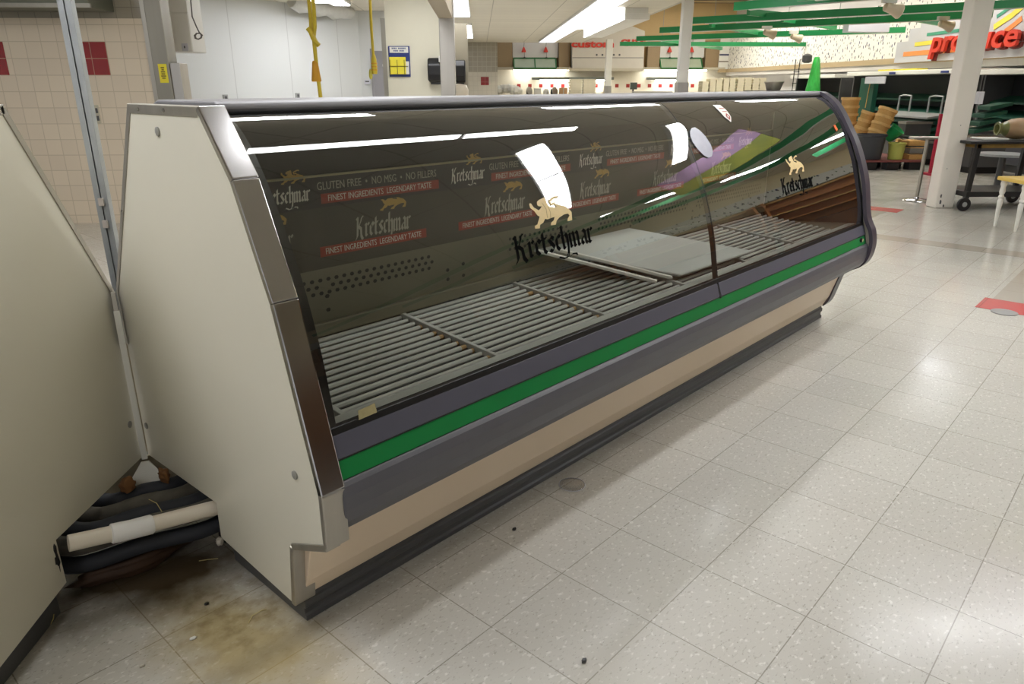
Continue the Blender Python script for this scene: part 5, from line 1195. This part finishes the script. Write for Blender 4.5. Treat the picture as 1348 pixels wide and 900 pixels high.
b, z = bz(1012.5, 77.5, aL-.06); tag(MB().abox(aL-.09, aL-.055, b-.13, b+.1, z-.1, z+.1).build('exit_sign', mat('glowing_red_sign', (240, 110, 90), .5)), 'small red lit sign on the confetti frieze', 'sign')
# ================================================================== HANGING GREEN BEAM CANOPY
ZB = 2.4
def bpt(x, y): return at(x, y, z=ZB)
BE = [((816, 60.5), (1041, 62)), ((838, 53.5), (1090, 55.5)), ((869, 42.5), (1160, 47)), ((911, 30.5), (1238, 32)), ((967, 12), (1268, -3))]
BE = [((816, 60.5), (1045, 61)), ((838, 54), (1155, 44)), ((869, 43.5), (1240, 26)), ((911, 31.5), (1345, 10)), ((967, 14), (1300, -14))]
ext = [((1050, 2), (1420, -30))]
for k, (p, q) in enumerate(BE+ext):
    P = bpt(*p); Q = bpt(*q); 
    if k < 5: Q = P+(Q-P).normalized()*max((Q-P).length, 6.0)
    nm = ['lowest green beam of the hanging canopy, farthest from the viewer', 'second green canopy beam counted from the back', 'third green canopy beam counted from the back', 'fourth green canopy beam counted from the back', 'green canopy beam second nearest, at the top of the photo', 'nearest green canopy beam at the top edge of the photo'][k]
    t = thing('canopy_beam', nm, 'beam', P)
    MB().bar(P+V((0, 0, .055)), Q+V((0, 0, .055)), .07, .11).build('beam_body', M_beam, t)
    d = (Q-P).normalized(); MB().bar(P+d*.25-V((0, 0, .006)), Q-V((0, 0, .006)), .05, .012).build('white_underside', M_white, t)
    for u in (.2, .6):
        C_ = P+(Q-P)*u; MB().tube([C_+V((0, 0, .17)), V((C_.x, C_.y, 4.19 if toab(C_)[0] > 11.3 else ZC-.002))], .006, 6).build('hanger_rod', M_galv, t)
# more of the same canopy towards the right of the viewer (seen in the glass)
for k in range(4):
    P = AB(8.8-1.9*k, 3.9+.4*k, ZB); d = (AB(0, 1)-AB(1, 0)).normalized(); Q = P+d*6.5
    t = thing('canopy_beam', ['green canopy beam over the right aisle, farthest outside the photo', 'green canopy beam over the right aisle outside the photo, second', 'green canopy beam over the right aisle outside the photo, third', 'green canopy beam over the right aisle outside the photo, nearest'][k], 'beam', P)
    MB().bar(P+V((0, 0, .055)), Q+V((0, 0, .055)), .07, .11).build('beam_body', M_beam, t); MB().bar(P-V((0, 0, .006)), Q-V((0, 0, .006)), .05, .012).build('white_underside', M_white, t)
    for u in (.2, .7):
        C_ = P+(Q-P)*u; MB().tube([C_+V((0, 0, .17)), V((C_.x, C_.y, ZC-.002))], .006, 6).build('hanger_rod', M_galv, t)
for k, (p, q) in enumerate((((860, 50), (950, 64)), ((935, 32), (1010, 45)), ((985, 16), (1045, 22)), ((1030, 25), (1100, 36)), ((1180, 20), (1235, 30)))):
    P = at(*p, z=ZB+.10); Q = at(*q, z=ZB+.10)
    tag(MB().bar(P, Q, .06, .1).build('cross_beam', M_beam), ['green cross brace at the left tip of the canopy', 'green cross brace left of the canopy middle', 'small green cross brace high in the canopy', 'green cross brace in the canopy middle', 'green cross brace at the right of the canopy'][k], 'beam')
def spot(x, y, label, d=(1, -.3)):
    c = at(x, y, z=ZB-.12); t = thing('spotlight', label, 'spotlight', c)
    M_ = V((0, 0, 1)).rotation_difference((EB*d[0]+V((0, 0, d[1]))).normalized()).to_matrix()
    MB().lathe([(.03, -.12), (.055, -.1), (.06, .0), (.09, .1), (.085, .11), (.05, .09)], c, 14, M_).build('lamp_head', mat('beige_lamp', (214, 196, 170), .5, var=.1), t, smooth=True)
    MB().obox(c+V((0, 0, .10))-EB*.06, EA*.03, EB*.09, V((0, 0, .03))).build('mount', M_white, t); MB().tube([c+V((0, 0, .02)), c+V((0, 0, .12))], .012, 6).build('stem', M_white, t)
spot(1013, 44, 'beige spotlight under the green beams, left one'); spot(1048, 49.5, 'beige spotlight under the green beams, second from left'); spot(1175, 12, 'beige spotlight near the top of the green beams'); spot(1245, 33, 'beige spotlight left of the big pillar top')
tag(MB().abox(*(lambda q: (q[0], q[0]+.25, q[1]-.42, q[1]+.42, q[2]-.06, q[2]+.1))(toab(at(1144, 38, z=ZB+.02)))).build('ballast_box', M_frost, bevel=.008), 'pale rectangular box fixed between the green beams', 'box')  # ballast box set between the beams
# ================================================================== BESIDE THE VIEWER (mirrored by the case glass)
struct(MB().abox(-9, 11.1, BW-.06, BW-.002, 1.74, 2.08).build('trim_18', M_fr))
struct(MB().abox(-9, 11.1, BW-.08, BW-.002, 2.081, ZC-.002).build('trim_19', mat('cream_upper_wall', (236, 218, 180), .55, var=.05)))
for k in range(6):
    a0 = -3.2+2.3*k
    t = thing('wood_display', ['wooden wall display outside the right edge, behind the viewer', 'wooden wall display outside the right edge, nearest the viewer', 'wooden wall display outside the right edge, second', 'wooden wall display outside the right edge, third', 'wooden wall display outside the right edge, fourth', 'wooden wall display outside the right edge, farthest'][k], 'display', AB(a0+1.1, BW-.4, 0))
    MB().abox(a0, a0+2.2, BW-.1, BW-.07, 0, 1.7).build('back_board', M_wood, t); MB().abox(a0, a0+2.2, BW-.8, BW-.11, 0, .5).build('base', mat('dark_brown_wood', (92, 56, 30), .5, var=.3, scale=5), t)
    for j in range(4): MB().abox(a0, a0+2.2, BW-.6+.1*j, BW-.11, .8+.28*j, .84+.28*j).build('shelf', M_basket if j % 2 else M_wood, t)
    for a in (a0, a0+2.16): MB().abox(a, a+.04, BW-.6, BW-.11, .5, 1.7).build('side_panel', M_wood, t)
P = AB(4.3, 4.4, 2.0)
t = thing('hanging_banner', 'green and lilac hanging produce banner outside the right edge', 'banner', V((5.5, -1.45, 2.0)))
MB().box(5.49, 5.51, -2.05, -.75, 2.02, 2.24).build('lower_band', mat('leaf_green_print', (96, 150, 40), .5, var=.5, scale=4, c2=(190, 180, 50)), t); MB().box(5.49, 5.51, -2.05, -.75, 2.242, 2.48).build('upper_band', mat('lilac_print', (186, 150, 186), .5, var=.15, scale=3), t)
for y in (-1.9, -.9): MB().tube([(5.5, y, 2.48), (5.5, y, ZC-.002)], .004, 5).build('hanger_wire', M_galv, t)

# ================================================================== LIGHT
wd = bpy.data.worlds.new('world'); sc.world = wd; wd.use_nodes = True
bg = wd.node_tree.nodes['Background']; bg.inputs['Color'].default_value = (.97, .98, 1, 1); bg.inputs['Strength'].default_value = .6
def troffer(p, q, w, label, z=ZC, e=None, group=None, bars=0):
    p = V(p); q = V(q); d = (q-p).normalized(); s = d.cross(V((0, 0, 1)))
    c = (p+q)/2; L = (q-p).length/2
    t = thing('ceiling_light', label, 'ceiling light', (c.x, c.y, z-.06), group)
    cz = V((c.x, c.y, z))
    MB().obox(cz-V((0, 0, .026)), d*(L+.02), s*(w/2+.02), V((0, 0, .024))).build('housing', M_white, t)
    MB().obox(cz-V((0, 0, .056)), d*L, s*w/2, V((0, 0, .005))).build('diffuser', e or E_lamp, t)
    if bars:
        mb = MB()
        for k in range(1, bars): mb.obox(cz+d*(2*L*k/bars-L)-V((0, 0, .063)), d*.012, s*w/2, V((0, 0, .003)))
        mb.build('cross_bars', M_frost, t)
    return t
E_strip = emit('strip_lamp', (250, 252, 255), 20)
for k, (x0, x1) in enumerate(((-1.6, -.4), (-.2, 1.62), (3.06, 4.4), (5.85, 7.1))):
    troffer((x0, 1.0, 0), (x1, 1.0, 0), .16, 'bare strip light over the rear of the display case, number %d from the near end' % (k+1) if 0 else ['strip light above the wall behind the left case', 'strip light above the near end of the display case', 'strip light above the far end of the display case', 'strip light beyond the far end of the display case'][k], e=E_strip)
for k, (x0, x1) in enumerate(((.8, 2.05), (2.1, 3.1))):
    troffer((x0, -.3, 0), (x1, -.3, 0), .16, ['strip light above the near front glass of the case', 'strip light above the middle front glass of the case'][k], e=E_strip)
for k, (a, b0, b1) in enumerate(((3.05, 2.15, 4.7), (4.4, 2.9, 4.5))):
    troffer(AB(a, b0), AB(a, b1), .24 if k == 0 else .16, ['ceiling light right of the camera, nearer row', 'ceiling light right of the camera, farther row'][k], e=E_strip, bars=3)
for k, (b, a0, a1) in enumerate(((6.6, 3.6, 4.9), (7.2, 5.4, 7.6))):
    troffer(AB(a0, b), AB(a1, b), .2, ['ceiling light over the right aisle, nearer', 'ceiling light over the right aisle, farther'][k], e=E_strip)
for k, (a, b) in enumerate(((-1.5, -1), (3.6, -2.6), (1.2, -1.6), (4.6, -.6), (4.6, -4.6), (8.6, .6), (9.6, -.9), (10.2, 3.0), (9.2, 6.4))):  # fixtures out of view, added to brighten the walls, partition and floor
    troffer(AB(a-.6, b), AB(a+.6, b), .5, ['added unseen fill light behind the camera at left', 'added unseen fill light behind the left case', 'added unseen fill light above the left case front', 'added unseen fill light behind the near case', 'added unseen fill light in the kitchen at far left', 'added unseen fill light before the steel column', 'added unseen fill light before the cream partition', 'added unseen fill light beyond the case top', 'added unseen fill light before the big pillar'][k])
# troffers seen at the top of the photograph
q = [at(590, 2, z=ZC-.05), at(612, 2, z=ZC-.05)]; a1, bq0, _ = toab(at(622, 22, z=ZC-.05)); 
def ctro(x0, x1, yn, yf, label, bars=0, z=ZC, e=None):
    a0, bA, _ = toab(at((x0+x1)/2, yn, z=z-.06)); a1_, bB, _ = toab(at((x0+x1)/2, yf, z=z-.06))
    am, bL, _ = toab(at(x0, (yn+yf)/2, z=z-.06)); _, bR, _ = toab(at(x1, (yn+yf)/2, z=z-.06))
    bm = (bL+bR)/2; troffer(AB(a0, bm), AB(a1_, bm), bR-bL, label, z, e, None, bars)
ctro(589, 616, -6, 22, 'troffer right of the steel header, nearer the viewer')
ctro(600, 621, 34, 50, 'troffer beyond the steel column, second from viewer')
a0, bA, _ = toab(at(800, -3, z=ZC-.06)); a1, bB, _ = toab(at(725.5, 56, z=ZC-.06)); bm = (bA+bB)/2
troffer(AB(a0, bm), AB(a1, bm), .46, 'long row of troffers along the drop ceiling towards the back wall', bars=11, e=emit('troffer_row_lamp', (236, 242, 255), 1.25))
a0, b0_, _ = toab(at(820, 16, z=2.62)); a1, b1_, _ = toab(at(770, 43, z=2.62))
t = thing('ceiling_light', 'bright boxed light fixture at the right edge of drop ceiling', 'ceiling light', AB((a0+a1)/2, 3.2, 2.5))
MB().abox(a0, a1, 2.68, 3.10, 2.60, ZC-.002).build('housing', M_white, t); MB().abox(a0+.1, a1-.1, 2.66, 2.678, 2.5, ZC-.01).build('diffuser', E_lamp, t)
MB().abox(a0, a1, 2.68, 3.14, 2.5, 2.598).build('lower_box', M_white, t)
# white room troffers
ctro(398, 425, -12, 4, 'troffer in the white room behind the knotted cord, left'); ctro(424, 446, -10, 7.5, 'troffer in the white room beside the knotted cord, right')
t = None
# far high-bay strips
for k, (x0, x1, y) in enumerate(((993, 1046, 3), (930, 960, 23.5), (965, 990, 22))):
    p = at(x0, y, z=4.1); q_ = at(x1, y-1, z=4.1); troffer((p.x, p.y, 0), (q_.x, q_.y, 0), .25, ['high strip light above the green beams, largest', 'high strip light left of the green beams', 'small high strip light among the green beams'][k], 4.19)
for k, (a, b) in enumerate(((14, 6.5), (18, 6), (22, 6.5), (25, 6.5))):  # unseen overhead lamps added to lift the dim back area
    troffer(AB(a-1.2, b+.9), AB(a+1.2, b+.9), .7, 'added high fill light over the produce aisle, row %s' % ['one', 'two', 'three', 'four'][k] if 0 else ['added high fill light over produce, nearest of four', 'added high fill light over produce, second of four', 'added high fill light over produce, third of four', 'added high fill light over produce, farthest of four'][k], 4.19, emit('high_fill_lamp', (255, 250, 240), 26))
vs = sc.view_settings; vs.view_transform = 'Standard'; vs.look = 'None'; vs.exposure = 0.18; vs.gamma = 1
sc.cycles.use_denoising = True; sc.cycles.max_bounces = 10; sc.cycles.transparent_max_bounces = 24; sc.cycles.sample_clamp_indirect = 6
sc.cycles.caustics_reflective = False; sc.cycles.caustics_refractive = False
